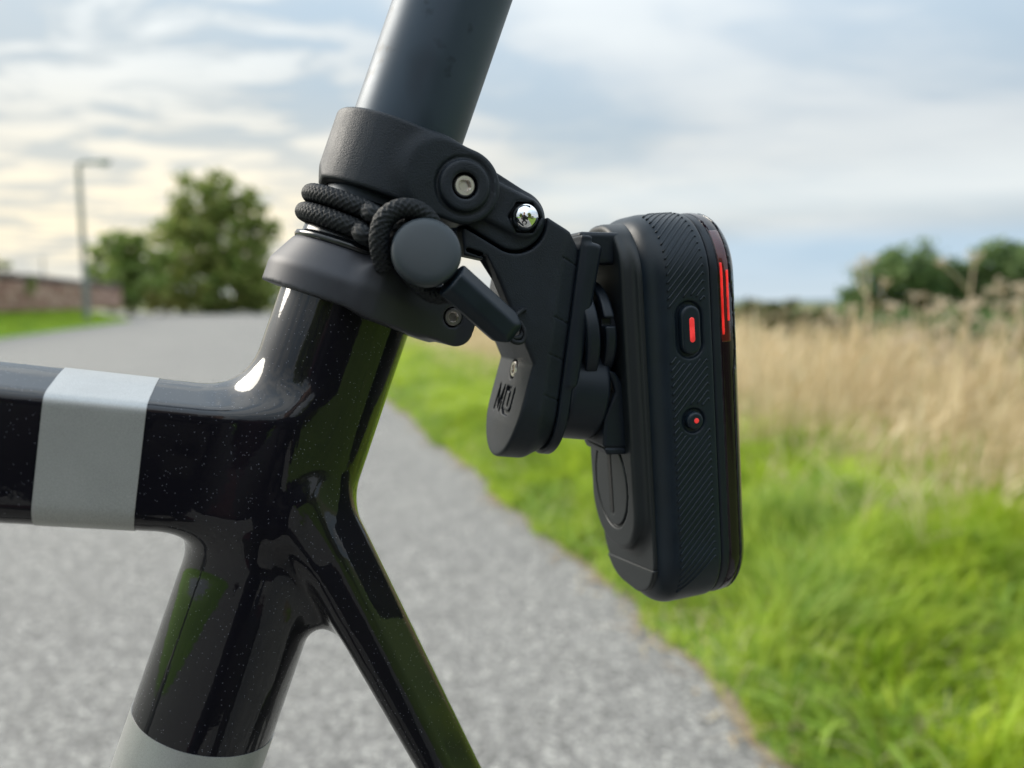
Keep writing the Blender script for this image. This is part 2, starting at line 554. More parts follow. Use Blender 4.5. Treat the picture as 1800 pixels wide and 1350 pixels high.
def leaf(name, c0, c1, trans=0.35, tcol=None, rough=0.5, patch=None):
    """two-sided leaf: colour varies from leaf to leaf"""
    m, nt, b = mat(name)
    g = nt.nodes.new('ShaderNodeNewGeometry')
    c = cramp(nt, g.outputs['Random Per Island'], [(0.0, c0), (1.0, c1)])
    if patch:                                            # patches of other growth through the sward
        k = cramp(nt, tex_noise(nt, patch[0], 4, 0.6), [(0.40, (0, 0, 0)), (0.62, (1, 1, 1))])
        mp = nt.nodes.new('ShaderNodeMix'); mp.data_type = 'RGBA'
        nt.links.new(k, mp.inputs[0]); nt.links.new(c, mp.inputs[6])
        c2 = cramp(nt, g.outputs['Random Per Island'], [(0.0, patch[1]), (1.0, patch[2])])
        nt.links.new(c2, mp.inputs[7]); c = mp.outputs[2]
    nt.links.new(c, b.inputs['Base Color']); b.inputs['Roughness'].default_value = rough
    b.inputs['Specular IOR Level'].default_value = 0.3
    t = nt.nodes.new('ShaderNodeBsdfTranslucent')
    if tcol:
        t.inputs[0].default_value = (*tcol, 1)
    else:
        nt.links.new(c, t.inputs[0])
    mx = nt.nodes.new('ShaderNodeMixShader'); mx.inputs[0].default_value = trans
    nt.links.new(b.outputs[0], mx.inputs[1]); nt.links.new(t.outputs[0], mx.inputs[2])
    nt.links.new(mx.outputs[0], nt.nodes['Material Output'].inputs[0])
    return m


M['grass'] = leaf('green_grass', (0.26, 0.39, 0.020), (0.54, 0.63, 0.075), 0.45, patch=(2.6, (0.14, 0.26, 0.025), (0.34, 0.43, 0.07)))
M['weed'] = leaf('weed_leaf', (0.15, 0.27, 0.02), (0.34, 0.47, 0.07), 0.4)
M['straw'] = leaf('dry_straw', (0.50, 0.38, 0.21), (0.80, 0.67, 0.45), 0.35)
M['stalk'] = leaf('dead_stalk', (0.42, 0.33, 0.22), (0.58, 0.48, 0.35), 0.0)
M['litter'] = leaf('leaf_litter', (0.30, 0.18, 0.08), (0.55, 0.44, 0.24), 0.2)
M['tree_leaf'] = leaf('tree_leaf', (0.11, 0.19, 0.035), (0.36, 0.37, 0.11), 0.45)
M['tree_leaf_light'] = leaf('light_tree_leaf', (0.13, 0.22, 0.045), (0.34, 0.40, 0.12), 0.5)
M['hedge_leaf'] = leaf('hedge_leaf', (0.06, 0.085, 0.022), (0.17, 0.16, 0.06), 0.3)
M['olive_leaf'] = leaf('olive_leaf', (0.10, 0.11, 0.02), (0.20, 0.19, 0.04), 0.3)
M['far_leaf'] = leaf('far_tree_leaf', (0.075, 0.145, 0.05), (0.24, 0.31, 0.12), 0.5)
M['bark'] = plain('bark', (0.07, 0.055, 0.042), 0.9, nscale=30, nbump=0.6, ndist=0.02, var=0.3)


def ground_mat(name, stops, scale, rough=0.95, bscale=None, bstr=0.5, bdist=0.01, coarse=None):
    m, nt, b = mat(name)
    n = tex_noise(nt, scale, 8, 0.65)
    c = cramp(nt, n, stops)
    if coarse:
        n2 = tex_noise(nt, coarse, 4, 0.6)
        c2 = cramp(nt, n2, [(0.35, (0.86, 0.86, 0.86)), (0.65, (1, 1, 1))])
        mx = nt.nodes.new('ShaderNodeMix'); mx.data_type = 'RGBA'; mx.blend_type = 'MULTIPLY'; mx.inputs[0].default_value = 1
        nt.links.new(c, mx.inputs[6]); nt.links.new(c2, mx.inputs[7]); c = mx.outputs[2]
    nt.links.new(c, b.inputs['Base Color']); b.inputs['Roughness'].default_value = rough
    b.inputs['Specular IOR Level'].default_value = 0.25
    if bscale:
        bump(nt, b, tex_noise(nt, bscale, 4, 0.6), bstr, bdist)
    return m


def asphalt():
    m, nt, b = mat('worn_asphalt')
    tc = nt.nodes.new('ShaderNodeTexCoord')
    vo = nt.nodes.new('ShaderNodeTexVoronoi'); vo.inputs['Scale'].default_value = 125; vo.inputs['Randomness'].default_value = 1
    nt.links.new(tc.outputs['Object'], vo.inputs['Vector'])
    sc = nt.nodes.new('ShaderNodeSeparateColor'); nt.links.new(vo.outputs['Color'], sc.inputs[0])
    stone = cramp(nt, sc.outputs[0], [(0.0, (0.095, 0.090, 0.083)), (0.3, (0.18, 0.171, 0.158)), (0.75, (0.25, 0.238, 0.220)), (1.0, (0.50, 0.48, 0.43))])
    patch = cramp(nt, tex_noise(nt, 14, 6, 0.7), [(0.34, (0.78, 0.78, 0.78)), (0.66, (1.0, 1.0, 1.0))])
    big = cramp(nt, tex_noise(nt, 0.8, 5, 0.6), [(0.35, (0.90, 0.90, 0.91)), (0.7, (1.0, 1.0, 1.0))])
    def mul(a, c):
        mx = nt.nodes.new('ShaderNodeMix'); mx.data_type = 'RGBA'; mx.blend_type = 'MULTIPLY'; mx.inputs[0].default_value = 1
        nt.links.new(a, mx.inputs[6]); nt.links.new(c, mx.inputs[7]); return mx.outputs[2]
    nt.links.new(mul(mul(stone, patch), big), b.inputs['Base Color'])
    b.inputs['Roughness'].default_value = 0.85; b.inputs['Specular IOR Level'].default_value = 0.3
    bump(nt, b, vo.outputs['Distance'], 0.5, 0.006)
    return m


M['asphalt'] = asphalt()
M['verge'] = ground_mat('verge_soil', [(0.3, (0.07, 0.12, 0.015)), (0.55, (0.13, 0.20, 0.03)), (0.8, (0.22, 0.20, 0.08))], 9, bscale=40, coarse=1.2)
M['bank'] = ground_mat('mown_bank', [(0.3, (0.13, 0.26, 0.015)), (0.6, (0.20, 0.36, 0.025)), (0.85, (0.26, 0.36, 0.05))], 3, bscale=20, coarse=0.6)
M['field'] = ground_mat('field', [(0.3, (0.12, 0.14, 0.05)), (0.6, (0.20, 0.20, 0.08)), (0.85, (0.30, 0.26, 0.13))], 0.4, coarse=0.05)
M['edge'] = ground_mat('dirt_edge', [(0.3, (0.14, 0.11, 0.075)), (0.6, (0.26, 0.21, 0.14)), (0.85, (0.36, 0.31, 0.22))], 22, bscale=60)
#__PART2__
# ================================================================== SETTING
def S_at(px, t): return t * math.tan(math.atan((px - 900) / F) + YAW)


def Z_at(py, s, t):
    y = G(s, t).y
    return CAM_H + y * math.tan(math.atan((675 - py) / F) - PITCH)


def wob(t, seed=0.0):
    return 0.5 * math.sin(2.1 * t + seed) + 0.3 * math.sin(5.3 * t + 1.7 * seed) + 0.2 * math.sin(11.9 * t + 2.3 * seed)


def sheet(name, rows, m, kind='structure', parent=None):
    """rows: equal-length lists of world points"""
    n = len(rows[0]); vs = [tuple(p) for r in rows for p in r]
    fs = [(i * n + j, i * n + j + 1, (i + 1) * n + j + 1, (i + 1) * n + j) for i in range(len(rows) - 1) for j in range(n - 1)]
    me = bpy.data.meshes.new(name); me.from_pydata(vs, [], fs)
    o = link(name, me, m, parent)
    if me.polygons and me.polygons[0].normal.z < 0: me.flip_normals()
    return tag(o, kind=kind)


sheet('ground', [[(x, y, -4.0) for x in (-3000, 0, 3000)] for y in (-3000, 0, 3000)], M['field'])
ts = [-40 + 0.5 * i for i in range(231)]


def road_left(t): return -6.2 - (0 if t < 38 else min((t - 38) * 0.6, 16))


sheet('road', [[G(road_left(t) + (1.45 - road_left(t)) * k / 6, t, 0.0) for k in range(7)] for t in ts], M['asphalt'])


def verge_z(s, t):
    e = max(0.0, min(1.0, (s - 0.9) / 0.35))
    return 0.008 - min(3.985, 0.24 * max(0.0, s - 5.2)) + e * (0.035 + 0.022 * wob(t * 0.9 + s, 1.0) + 0.018 * math.sin(3.1 * s + 0.7 * t))


def verge_edge(t): return 0.94 + 0.045 * wob(t * 1.7, 0.4) + 0.02 * wob(t * 6.1, 2.0)


tv = [-45 + 3 * i for i in range(11)] + [-12 + 0.15 * i for i in range(120)] + [6 + 0.8 * i for i in range(88)]
vs_ = [0, 0.06, 0.15, 0.3, 0.5, 0.8, 1.1, 1.5, 2.0, 2.6, 3.4, 4.3, 6.0, 8.0, 11.0, 16.0, 21.0, 40.0, 140.0]
sheet('verge', [[G(verge_edge(t) + k, t, verge_z(0.9 + k, t) if k else 0.006) for k in vs_] for t in tv], M['verge'])
sheet('dirt_edge', [[G(verge_edge(t) - 0.02 - 0.03 * wob(t * 3.3, 5), t, 0.0035), G(verge_edge(t) + 0.10, t, 0.0045)] for t in tv], M['edge'])


def bank_z(k): return 0.03 + 0.56 * max(0.0, min(1.0, (k / 1.7))) ** 1.1


tb = [-40 + 1.0 * i for i in range(78)]
sheet('grass_bank', [[G(road_left(t) - k, t, (bank_z(k) if k else 0.005) * max(0.05, min(1.0, (46 - t) / 12.0))) for k in (0, 0.15, 0.5, 1.0, 1.4, 1.8, 2.6, 6, 14, 60)] for t in tb], M['bank'])


# ---- blades of grass (each blade a tapering strip)
def blades(name, base, h, w, az, bend, segs, m, label=None, tip=0.12, head=0.0):
    N = len(base); u = np.linspace(0, 1, segs + 1)
    d = np.stack([np.cos(az), np.sin(az), np.zeros(N)], 1)
    tw = az + math.pi / 2 + rng.normal(0, 0.7, N)
    wd = np.stack([np.cos(tw), np.sin(tw), np.zeros(N)], 1)
    wid = np.maximum((1 - u) ** 0.8, tip)
    if head: wid = np.where(u > 0.72, head * np.sin((u - 0.72) / 0.28 * math.pi * 0.85 + 0.25), np.maximum(0.35, 1 - 1.2 * u))
    c = base[:, None, :] + d[:, None, :] * (bend * h)[:, None, None] * (u ** 2)[None, :, None]
    c[:, :, 2] += h[:, None] * (u[None, :] - 0.35 * (bend[:, None]) * u[None, :] ** 2.4)
    off = wd[:, None, :] * (w[:, None] * wid[None, :] * 0.5)[:, :, None]
    v = np.stack([c - off, c + off], 2).reshape(N, -1, 3)
    k = np.arange(segs) * 2
    q = np.stack([k, k + 1, k + 3, k + 2], 1)
    f = (np.arange(N) * (2 * (segs + 1)))[:, None, None] + q[None]
    me = arrays_to_mesh(name, v.reshape(-1, 3), f.reshape(-1, 4))
    o = link(name, me, m)
    return tag(o, label, kind='stuff')


def scatter(n, s0, s1, t0, t1, edge=False):
    s = rng.uniform(s0, s1, n); t = rng.uniform(t0, t1, n)
    if edge: s = s + np.array([verge_edge(x) for x in t]) - 0.905
    z = np.array([verge_z(a, b) for a, b in zip(s, t)])
    P = s[:, None] * XB + t[:, None] * YB; P[:, 2] = z
    return P, s, t


def clump(P, f, seed):
    return (np.sin(P[:, 0] * f + seed) * np.cos(P[:, 1] * f * 1.13 + 2 * seed) + 0.6 * np.sin(P[:, 0] * f * 2.3 - P[:, 1] * f * 1.9 + seed * 3)) / 1.6


def verge_grass(name, n, t0, t1, hs, ws, segs, s0=0.88, s1=3.5):
    P, s, t = scatter(n, s0, s1, t0, t1, True)
    c = clump(P, 7.5, 1.3); e = np.clip((s - 0.88) / 0.35, 0.3, 1)
    keep = (rng.random(n) < np.clip(1.15 - 0.62 * np.clip(s - 2.65, 0, 2), 0.1, 1)) & (rng.random(n) < 0.86 + 0.3 * c)
    P, c, e = P[keep], c[keep], e[keep]; n = len(P)
    h = rng.uniform(0.55, 1.25, n) * hs * (1 + 0.45 * c) * e
    az = clump(P, 2.2, 0.4) * 3.4 + rng.normal(0, 0.9, n) - 0.6
    return blades(name, P, h, rng.uniform(0.6, 1.3, n) * ws, az, rng.uniform(0.25, 1.05, n), segs, M['grass'],
                  'bright green verge grass between the road edge and the dry grass')


verge_grass('verge_grass', 66000, 0.3, 6.2, 0.140, 0.011, 3)
verge_grass('verge_grass', 60000, 6.2, 42, 0.15, 0.016, 2)
# broad-leaved weeds in the sward and on the road edge
P, s, t = scatter(14000, 0.9, 3.0, 0.4, 8, True)
k = clump(P, 4.0, 2.2) > 0.05
P = P[k]; n = len(P)
blades('verge_weeds', P, rng.uniform(0.03, 0.10, n), rng.uniform(0.012, 0.028, n), rng.uniform(0, 6.3, n), rng.uniform(0.5, 1.3, n), 3, M['weed'],
       'broad green weed leaves among the verge grass', tip=0.25)
# mown look of the far bank
n = 26000
sb = rng.uniform(0.02, 2.6, n); tbk = rng.uniform(9, 44, n)
P = np.array([list(G(road_left(b) - a, b, bank_z(a) * max(0.05, min(1.0, (46 - b) / 12.0)))) for a, b in zip(sb, tbk)])
blades('bank_grass', P, rng.uniform(0.06, 0.14, n), rng.uniform(0.02, 0.04, n), rng.uniform(0, 6.3, n), rng.uniform(0.3, 1, n), 1, M['grass'],
       'short bright grass on the bank below the stone wall')
# dry bits lying along the road edge
P, s, t = scatter(2600, 0.80, 1.06, 0.4, 14, True)
k = rng.random(len(P)) < np.exp(-((s - 0.92) / 0.075) ** 2)
P = P[k]; P[:, 2] += 0.003; n = len(P)
blades('edge_litter', P, rng.uniform(0.006, 0.016, n), rng.uniform(0.004, 0.012, n), rng.uniform(0, 6.3, n), rng.uniform(2.0, 5.0, n), 2, M['litter'],
       'dry fallen stems and leaf litter along the road edge', tip=0.4)
P, s, t = scatter(8500, 0.95, 3.0, 0.4, 14, True); n = len(P)
blades('edge_litter', P, rng.uniform(0.04, 0.13, n), rng.uniform(0.003, 0.006, n), rng.uniform(0, 6.3, n), rng.uniform(0.6, 2.2, n), 3, M['straw'],
       'dry stems scattered through the verge grass')


P, s, t = scatter(3200, 1.75, 2.7, 0.6, 14, True); k = (clump(P, 3.4, 4.4) > 0.15); P = P[k]; n = len(P)
blades('dry_tufts', P, rng.uniform(0.14, 0.34, n), rng.uniform(0.004, 0.008, n), rng.uniform(0, 6.3, n), rng.uniform(0.2, 0.9, n), 4, M['straw'],
       'straw-coloured tufts creeping into the upper side of the green verge', head=1.4)


def dry(name, n, s0, s1, t0, t1, hs, ws, segs, head):
    P, s, t = scatter(n, s0, s1, t0, t1)
    e = np.clip((s - s0) / 0.9, 0.0, 1)
    keep = rng.random(n) < 0.30 + 0.7 * e
    P, s, e = P[keep], s[keep], e[keep]; n = len(P)
    h = rng.uniform(0.5, 1.15, n) * hs * (0.62 + 0.38 * e) * (1 + 0.6 * clump(P, 3.1, 0.9))
    tall = rng.random(n) < 0.04; h = np.where(tall, hs * rng.uniform(1.25, 1.75, n), h)
    az = -0.9 + clump(P, 1.6, 2.4) * 1.4 + rng.normal(0, 0.75, n)
    return blades(name, P, h, rng.uniform(0.7, 1.3, n) * ws, az, np.abs(rng.normal(0.28, 0.22, n)), segs, M['straw'],
                  'tall straw-coloured dry grass standing behind the green verge', head=head)


dry('dry_grass', 15000, 2.35, 5.0, 1.0, 9, 0.49, 0.0075, 6, 1.8)
dry('dry_grass', 11000, 2.45, 4.8, 9, 20, 0.50, 0.012, 5, 1.5)


# ---- dead hogweed stalks standing above the dry grass: one kind, copied
def make_stalk(seed, hgt):
    r = random.Random(seed)
    V, Fc = [], []

    def limb(a, b, r0, r1, n=6, curve=0.0):
        a, b = np.array(a, float), np.array(b, float)
        u, v, w = basis(b - a); base = len(V); sl = 5
        for i in range(sl + 1):
            q = i / sl; c = a + (b - a) * q + u * curve * math.sin(q * math.pi); rr = r0 + (r1 - r0) * q
            for j in range(n):
                an = 2 * math.pi * j / n
                V.append(c + rr * (math.cos(an) * u + math.sin(an) * v))
        for i in range(sl):
            for j in range(n):
                Fc.append((base + i * n + j, base + i * n + (j + 1) % n, base + (i + 1) * n + (j + 1) % n, base + (i + 1) * n + j))

    def umbel(c, d, size):
        u, v, w = basis(d)
        for i in range(13):
            an = r.uniform(0, 6.28); el = r.uniform(0.25, 1.0)
            e = np.array(c) + size * (w * r.uniform(0.6, 0.9) + el * 0.75 * (math.cos(an) * u + math.sin(an) * v))
            limb(c, e, 0.0018, 0.0012, 4)
            limb(e, e + w * 0.010, 0.007, 0.004, 5)
    top = np.array([r.uniform(-.09, .09), r.uniform(-.06, .06), hgt])
    limb((0, 0, -0.03), top, 0.009, 0.0045, 8, r.uniform(-.02, .02))
    umbel(top, (top / hgt) + np.array([0, 0, .3]), 0.075)
    for q in (0.45, 0.58, 0.70, 0.82):
        a = top * q; an = r.uniform(0, 6.28); ln = r.uniform(0.16, 0.30) * (1.15 - 0.5 * q)
        e = a + np.array([math.cos(an) * ln * 0.75, math.sin(an) * ln * 0.75, ln * 0.8])
        limb(a, e, 0.005, 0.003, 6, 0.02)
        umbel(e, (e - a) + np.array([0, 0, .08]), 0.055)
    me = bpy.data.meshes.new('dead_stalk'); me.from_pydata([tuple(p) for p in V], [], Fc)
    return me


stalk_me = [make_stalk(3, 1.0), make_stalk(8, 0.86), make_stalk(14, 0.72)]
SG = 'dead flower stalks standing in the dry grass'
STALKS = [(1532, 4.2, 0, 1.05, 0.3), (1690, 4.0, 0, 1.08, 2.0), (1765, 3.6, 1, 1.0, 4.1), (1640, 4.6, 2, 1.0, 1.1), (1600, 5.2, 1, 0.95, 5.0),
          (1725, 4.9, 2, 1.1, 3.0), (1790, 4.4, 0, 0.9, 0.9), (1460, 5.6, 2, 0.9, 2.6), (1400, 6.4, 1, 0.8, 3.6), (1340, 7.0, 2, 0.85, 0.2),
          (1490, 4.3, 1, 0.86, 2.2), (1570, 3.9, 0, 0.74, 4.6), (1662, 3.5, 1, 0.88, 5.6), (1720, 3.3, 2, 1.0, 0.6)]
SLAB = ['tall dead brown stalk with branching heads leftmost against the right-hand trees', 'tall thick dead stalk branching in front of the right-hand trees',
        'pale dead stalk nearest the right edge of the photo', 'short dead stalk between the two tallest stalks', 'middling dead stalk close to the right of the leftmost tall stalk',
        'short dead stalk just right of the thick branching stalk', 'farther tall dead stalk at the extreme right edge', 'short dead stalk left of the right-hand trees', 'small dead stalk halfway between the light and the trees', 'small dead stalk nearest the black light unit',
        'forked dead stalk at the left foot of the right-hand trees', 'slim dead stalk standing between the two leftmost tall stalks', 'bent dead stalk just left of the thick branching stalk', 'low bushy dead stalk in front of the broad right-edge tree']
for i, (px, t, k, sc, rz) in enumerate(STALKS):
    s = S_at(px, t)
    o = link('dead_stalk', stalk_me[k], None if stalk_me[k].materials else M['stalk'])
    o.location = G(s, t, verge_z(s, t)); o.rotation_euler = (0, 0, rz); o.scale = (1.2, 1.2, sc)
    tag(o, SLAB[i], 'dead plant', SG)


# ---- trees and shrubs: leaf clumps round limbs
def leaf_mesh(name, lobes, n_leaf, size, seed, fill=0.55):
    r = np.random.default_rng(seed)
    vol = np.array([l[3] * l[4] * l[5] for l in lobes]) ** (2 / 3); vol /= vol.sum()
    allp = []
    for l, q in zip(lobes, vol):
        n = int(n_leaf * q); nc = max(8, n // 34)
        d = r.normal(size=(nc, 3)); d /= np.linalg.norm(d, axis=1, keepdims=True)
        rad = np.where(r.random(nc) < fill, r.uniform(0.82, 1.08, nc), r.uniform(0.35, 0.85, nc))
        cc = np.array(l[:3]) + d * rad[:, None] * np.array(l[3:6])
        i = r.integers(0, nc, n)
        sp = 0.17 * np.mean(l[3:6]) * r.uniform(0.5, 1.2, nc)
        allp.append(cc[i] + r.normal(size=(n, 3)) * sp[i][:, None] * np.array([1, 1, 0.75]))
    P = np.vstack(allp); N = len(P)
    a = r.normal(size=(N, 3)); a /= np.linalg.norm(a, axis=1, keepdims=True)
    b = np.cross(a, r.normal(size=(N, 3))); b /= np.linalg.norm(b, axis=1, keepdims=True)
    sz = size * r.uniform(0.6, 1.3, N)[:, None]
    a *= sz; b *= sz * 0.6
    v = np.stack([P - a, P - 0.2 * a + b, P + a, P - 0.2 * a - b], 1).reshape(-1, 3)
    return arrays_to_mesh(name, v, np.arange(4 * N).reshape(-1, 4))


def limb_mesh(name, segs, n=9):
    V, Fc = [], []
    for a, b, r0, r1 in segs:
        a, b = np.array(a, float), np.array(b, float); u, v, w = basis(b - a); base = len(V)
        mid = (a + b) / 2 + u * 0.06 * np.linalg.norm(b - a)
        for c, rr in ((a, r0), (mid, (r0 + r1) / 2), (b, r1)):
            for j in range(n):
                an = 2 * math.pi * j / n; V.append(c + rr * (1 + 0.12 * math.sin(3 * an)) * (math.cos(an) * u + math.sin(an) * v))
        for i in range(2):
            for j in range(n):
                Fc.append((base + i * n + j, base + i * n + (j + 1) % n, base + (i + 1) * n + (j + 1) % n, base + (i + 1) * n + j))
    me = bpy.data.meshes.new(name); me.from_pydata([tuple(p) for p in V], [], Fc)
    return me


def tree(name, label, cat, loc, lobes, n_leaf, size, m, seed, group=None, trunk_r=0.22, h_split=0.3):
    t = thing(name, label, cat, loc, 0, group)
    link('crown', leaf_mesh('crown', lobes, n_leaf, size, seed), m, t, smooth=False)
    top = max(l[2] for l in lobes)
    fork = (0, 0, top * h_split)
    segs = [((0, 0, -0.3), fork, trunk_r, trunk_r * 0.8)]
    for l in lobes:
        segs.append((fork, tuple(l[:3]), trunk_r * 0.55, trunk_r * 0.2))
        rr = random.Random(seed + len(segs))
        for _ in range(3):
            e = (l[0] + rr.uniform(-.7, .7) * l[3], l[1] + rr.uniform(-.7, .7) * l[4], l[2] + rr.uniform(-.2, .8) * l[5])
            segs.append((tuple(l[:3]), e, trunk_r * 0.2, trunk_r * 0.06))
    link('trunk', limb_mesh('trunk', segs), M['bark'], t)
    return t


def px_lobes(px0, t, base_z, items, depth=0.9):
    """items: (px, py, rx_px, rz_px) -> lobes relative to the trunk foot, as measured on the photograph"""
    s0 = S_at(px0, t); k = G(s0, t).y / F
    out = []
    for i, (px, py, rx, rz) in enumerate(items):
        dx = (px - px0) * k; z = Z_at(py, s0, t) - base_z
        out.append((dx, ((i * 37) % 11 - 5) / 5 * 0.35 * rx * k, z, rx * k, rx * k * depth, rz * k))
    return G(s0, t, base_z), out


loc, lb = px_lobes(388, 60, 0.0, [(388, 345, 54, 42), (345, 385, 56, 46), (434, 388, 50, 48), (385, 430, 80, 52), (326, 460, 54, 48), (444, 462, 50, 50), (385, 500, 84, 42), (330, 535, 52, 24), (400, 540, 60, 22), (450, 530, 40, 26), (392, 306, 14, 12), (452, 350, 22, 26)])
tree('broadleaf_tree', 'large dark green tree beside the road, right of the lamp post', 'tree', loc, lb, 11000, 0.25, M['tree_leaf'], 21, 'trees beyond the left bank', 0.35)
loc, lb = px_lobes(232, 54, 0.0, [(235, 436, 34, 30), (205, 462, 36, 34), (262, 470, 36, 36), (235, 500, 58, 36), (200, 510, 30, 30)])
tree('broadleaf_tree', 'smaller light green tree left of the large dark tree', 'tree', loc, lb, 5000, 0.22, M['tree_leaf_light'], 22, 'trees beyond the left bank', 0.2)
loc, lb = px_lobes(288, 50, 0.0, [(288, 530, 20, 16), (275, 538, 14, 12), (302, 536, 16, 12)])
tree('roadside_shrub', 'low olive shrub at the foot of the large tree', 'shrub', loc, lb, 900, 0.16, M['olive_leaf'], 23, None, 0.06)
loc, lb = px_lobes(-4, 30, 0.55, [(0, 478, 24, 20), (-18, 470, 24, 26)])
tree('garden_shrub', 'dark shrub rising behind the wall at the left edge', 'shrub', loc, lb, 900, 0.12, M['tree_leaf'], 24, None, 0.06)
loc, lb = px_lobes(478, 66, 0.0, [(470, 520, 26, 24), (500, 510, 40, 34), (545, 515, 40, 30)])
tree('roadside_shrub', 'rounded green shrub where the road ends, behind the bicycle frame', 'shrub', loc, lb, 2000, 0.22, M['tree_leaf'], 27, None, 0.08)
RT = 'trees beyond the dry grass on the right'
loc, lb = px_lobes(1600, 44, -4.0, [(1585, 472, 56, 40), (1630, 490, 50, 42), (1540, 510, 52, 42), (1500, 548, 42, 38), (1630, 530, 66, 48), (1560, 575, 66, 44), (1620, 595, 76, 44), (1668, 520, 46, 42), (1690, 560, 50, 44)])
tree('broadleaf_tree', 'rounded dark green tree left of the right-hand pair', 'tree', loc, lb, 17000, 0.24, M['far_leaf'], 31, RT, 0.25)
loc, lb = px_lobes(1752, 42, -4.0, [(1735, 472, 58, 38), (1800, 480, 56, 40), (1690, 515, 50, 42), (1760, 530, 72, 50), (1830, 530, 56, 56), (1740, 590, 90, 48)])
tree('broadleaf_tree', 'broad dark green tree at the right edge of the photo', 'tree', loc, lb, 19000, 0.24, M['far_leaf'], 32, RT, 0.28)
loc, lb = px_lobes(1345, 26, -3.4, [(1320, 575, 44, 44), (1365, 572, 44, 42), (1412, 590, 40, 42), (1275, 580, 40, 42), (1230, 590, 40, 40), (1300, 625, 60, 40), (1380, 628, 60, 40), (1450, 582, 42, 36), (1450, 630, 50, 36)])
tree('hedge_shrub', 'brownish green hedge bush behind the dry grass beside the black light', 'shrub', loc, lb, 15000, 0.13, M['hedge_leaf'], 33, None, 0.06, 0.2)
loc, lb = px_lobes(1480, 34, -4.0, [(1470, 580, 46, 36), (1520, 590, 48, 38), (1590, 592, 48, 40), (1670, 590, 54, 42), (1750, 592, 58, 42), (1830, 592, 52, 42)])
tree('hedge_shrub', 'low dark hedge running under the right-hand trees', 'shrub', loc, lb, 17000, 0.17, M['far_leaf'], 34, None, 0.06, 0.2)
loc, lb = px_lobes(900, 34, -1.5, [(700, 600, 50, 34), (780, 604, 50, 30), (870, 606, 54, 30), (960, 604, 54, 30), (1050, 602, 54, 32), (1140, 600, 54, 34), (1220, 600, 50, 34)])
tree('hedge_shrub', 'low hedge behind the dry grass between the mount and the road', 'shrub', loc, lb, 11000, 0.17, M['hedge_leaf'], 35, None, 0.06, 0.2)
# hillside far off to the right
hill = []
for i in range(21):
    a = -0.1 + 0.07 * i
    d = 900.0
    hill.append([(d * math.sin(a), d * math.cos(a), -0.2), ((d + 120) * math.sin(a), (d + 120) * math.cos(a), 5.0 + 2.5 * math.sin(i * 0.7) + 1.5 * math.sin(i * 1.9)), ((d + 400) * math.sin(a), (d + 400) * math.cos(a), 2)])
M['hill'] = plain('distant_hill', (0.10, 0.14, 0.15), 1.0, spec=0.0, var=0.2)  # bluish base colour stands in for distance haze
sheet('distant_hill', hill, M['hill'])

# ---- stone wall on the bank: every stone a part
wall_t0, wall_t1, wall_s = 15.5, 44.0, -7.85
wall = thing('stone_wall', 'long reddish dry stone wall with dark coping behind the grass bank', 'wall', G(wall_s, wall_t0, bank_z(1.65)), YAW)


def wall_local(a, b, c): return (b, a, c)               # parent is turned by YAW: local x = across the road, y = along it


def stone_mesh(seed, flat=1.0):
    r = random.Random(seed)
    bm = bmesh.new(); bmesh.ops.create_cube(bm, size=1.0)
    for v in bm.verts:
        v.co += Vector((r.uniform(-.07, .07), r.uniform(-.07, .07), r.uniform(-.09, .09)))
    bmesh.ops.bevel(bm, geom=list(bm.edges), offset=0.09, segments=1, affect='EDGES')
    me = bpy.data.meshes.new('stone'); bm.to_mesh(me); bm.free()
    return me


def stone_mat(name, a, b, c):
    m, nt, p = mat(name)
    oi = nt.nodes.new('ShaderNodeObjectInfo')
    k = cramp(nt, oi.outputs['Random'], [(0, a), (0.5, b), (1, c)])
    n = cramp(nt, tex_noise(nt, 4, 5, 0.65), [(0.3, (0.7, 0.7, 0.7)), (0.7, (1.1, 1.1, 1.1))])
    mx = nt.nodes.new('ShaderNodeMix'); mx.data_type = 'RGBA'; mx.blend_type = 'MULTIPLY'; mx.inputs[0].default_value = 1
    nt.links.new(k, mx.inputs[6]); nt.links.new(n, mx.inputs[7]); nt.links.new(mx.outputs[2], p.inputs['Base Color'])
    p.inputs['Roughness'].default_value = 0.95
    return m


M['stone'] = stone_mat('red_sandstone', (0.26, 0.14, 0.10), (0.40, 0.24, 0.18), (0.50, 0.36, 0.28))
M['coping'] = stone_mat('dark_coping', (0.075, 0.060, 0.055), (0.11, 0.09, 0.08), (0.15, 0.12, 0.105))
sms = [stone_mesh(i) for i in range(6)]; cms = [stone_mesh(20 + i) for i in range(3)]
for q in sms: q.materials.append(M['stone'])
for q in cms: q.materials.append(M['coping'])
core = bmesh.new(); bmesh.ops.create_cube(core, size=1.0)
for v in core.verts: v.co = Vector((v.co.x * 0.26, (v.co.y + 0.5) * (wall_t1 - wall_t0), v.co.z * 0.98 + 0.47))
me = bpy.data.meshes.new('wall_core'); core.to_mesh(me); core.free()
link('wall_core', me, M['bark'], wall, smooth=False)
rw = random.Random(5)
nst = 0
for row in range(5):
    y = rw.uniform(0, 0.2)
    while y < wall_t1 - wall_t0:
        wdt = rw.uniform(0.36, 0.62)
        o = bpy.data.objects.new('stone', rw.choice(sms)); COL.objects.link(o); o.parent = wall
        o.location = (0.06 + rw.uniform(-.015, .02), y + wdt / 2, 0.09 + row * 0.19 + rw.uniform(-.01, .01))
        o.scale = (0.34, wdt * 0.95, 0.175); nst += 1
        y += wdt
y = 0.0
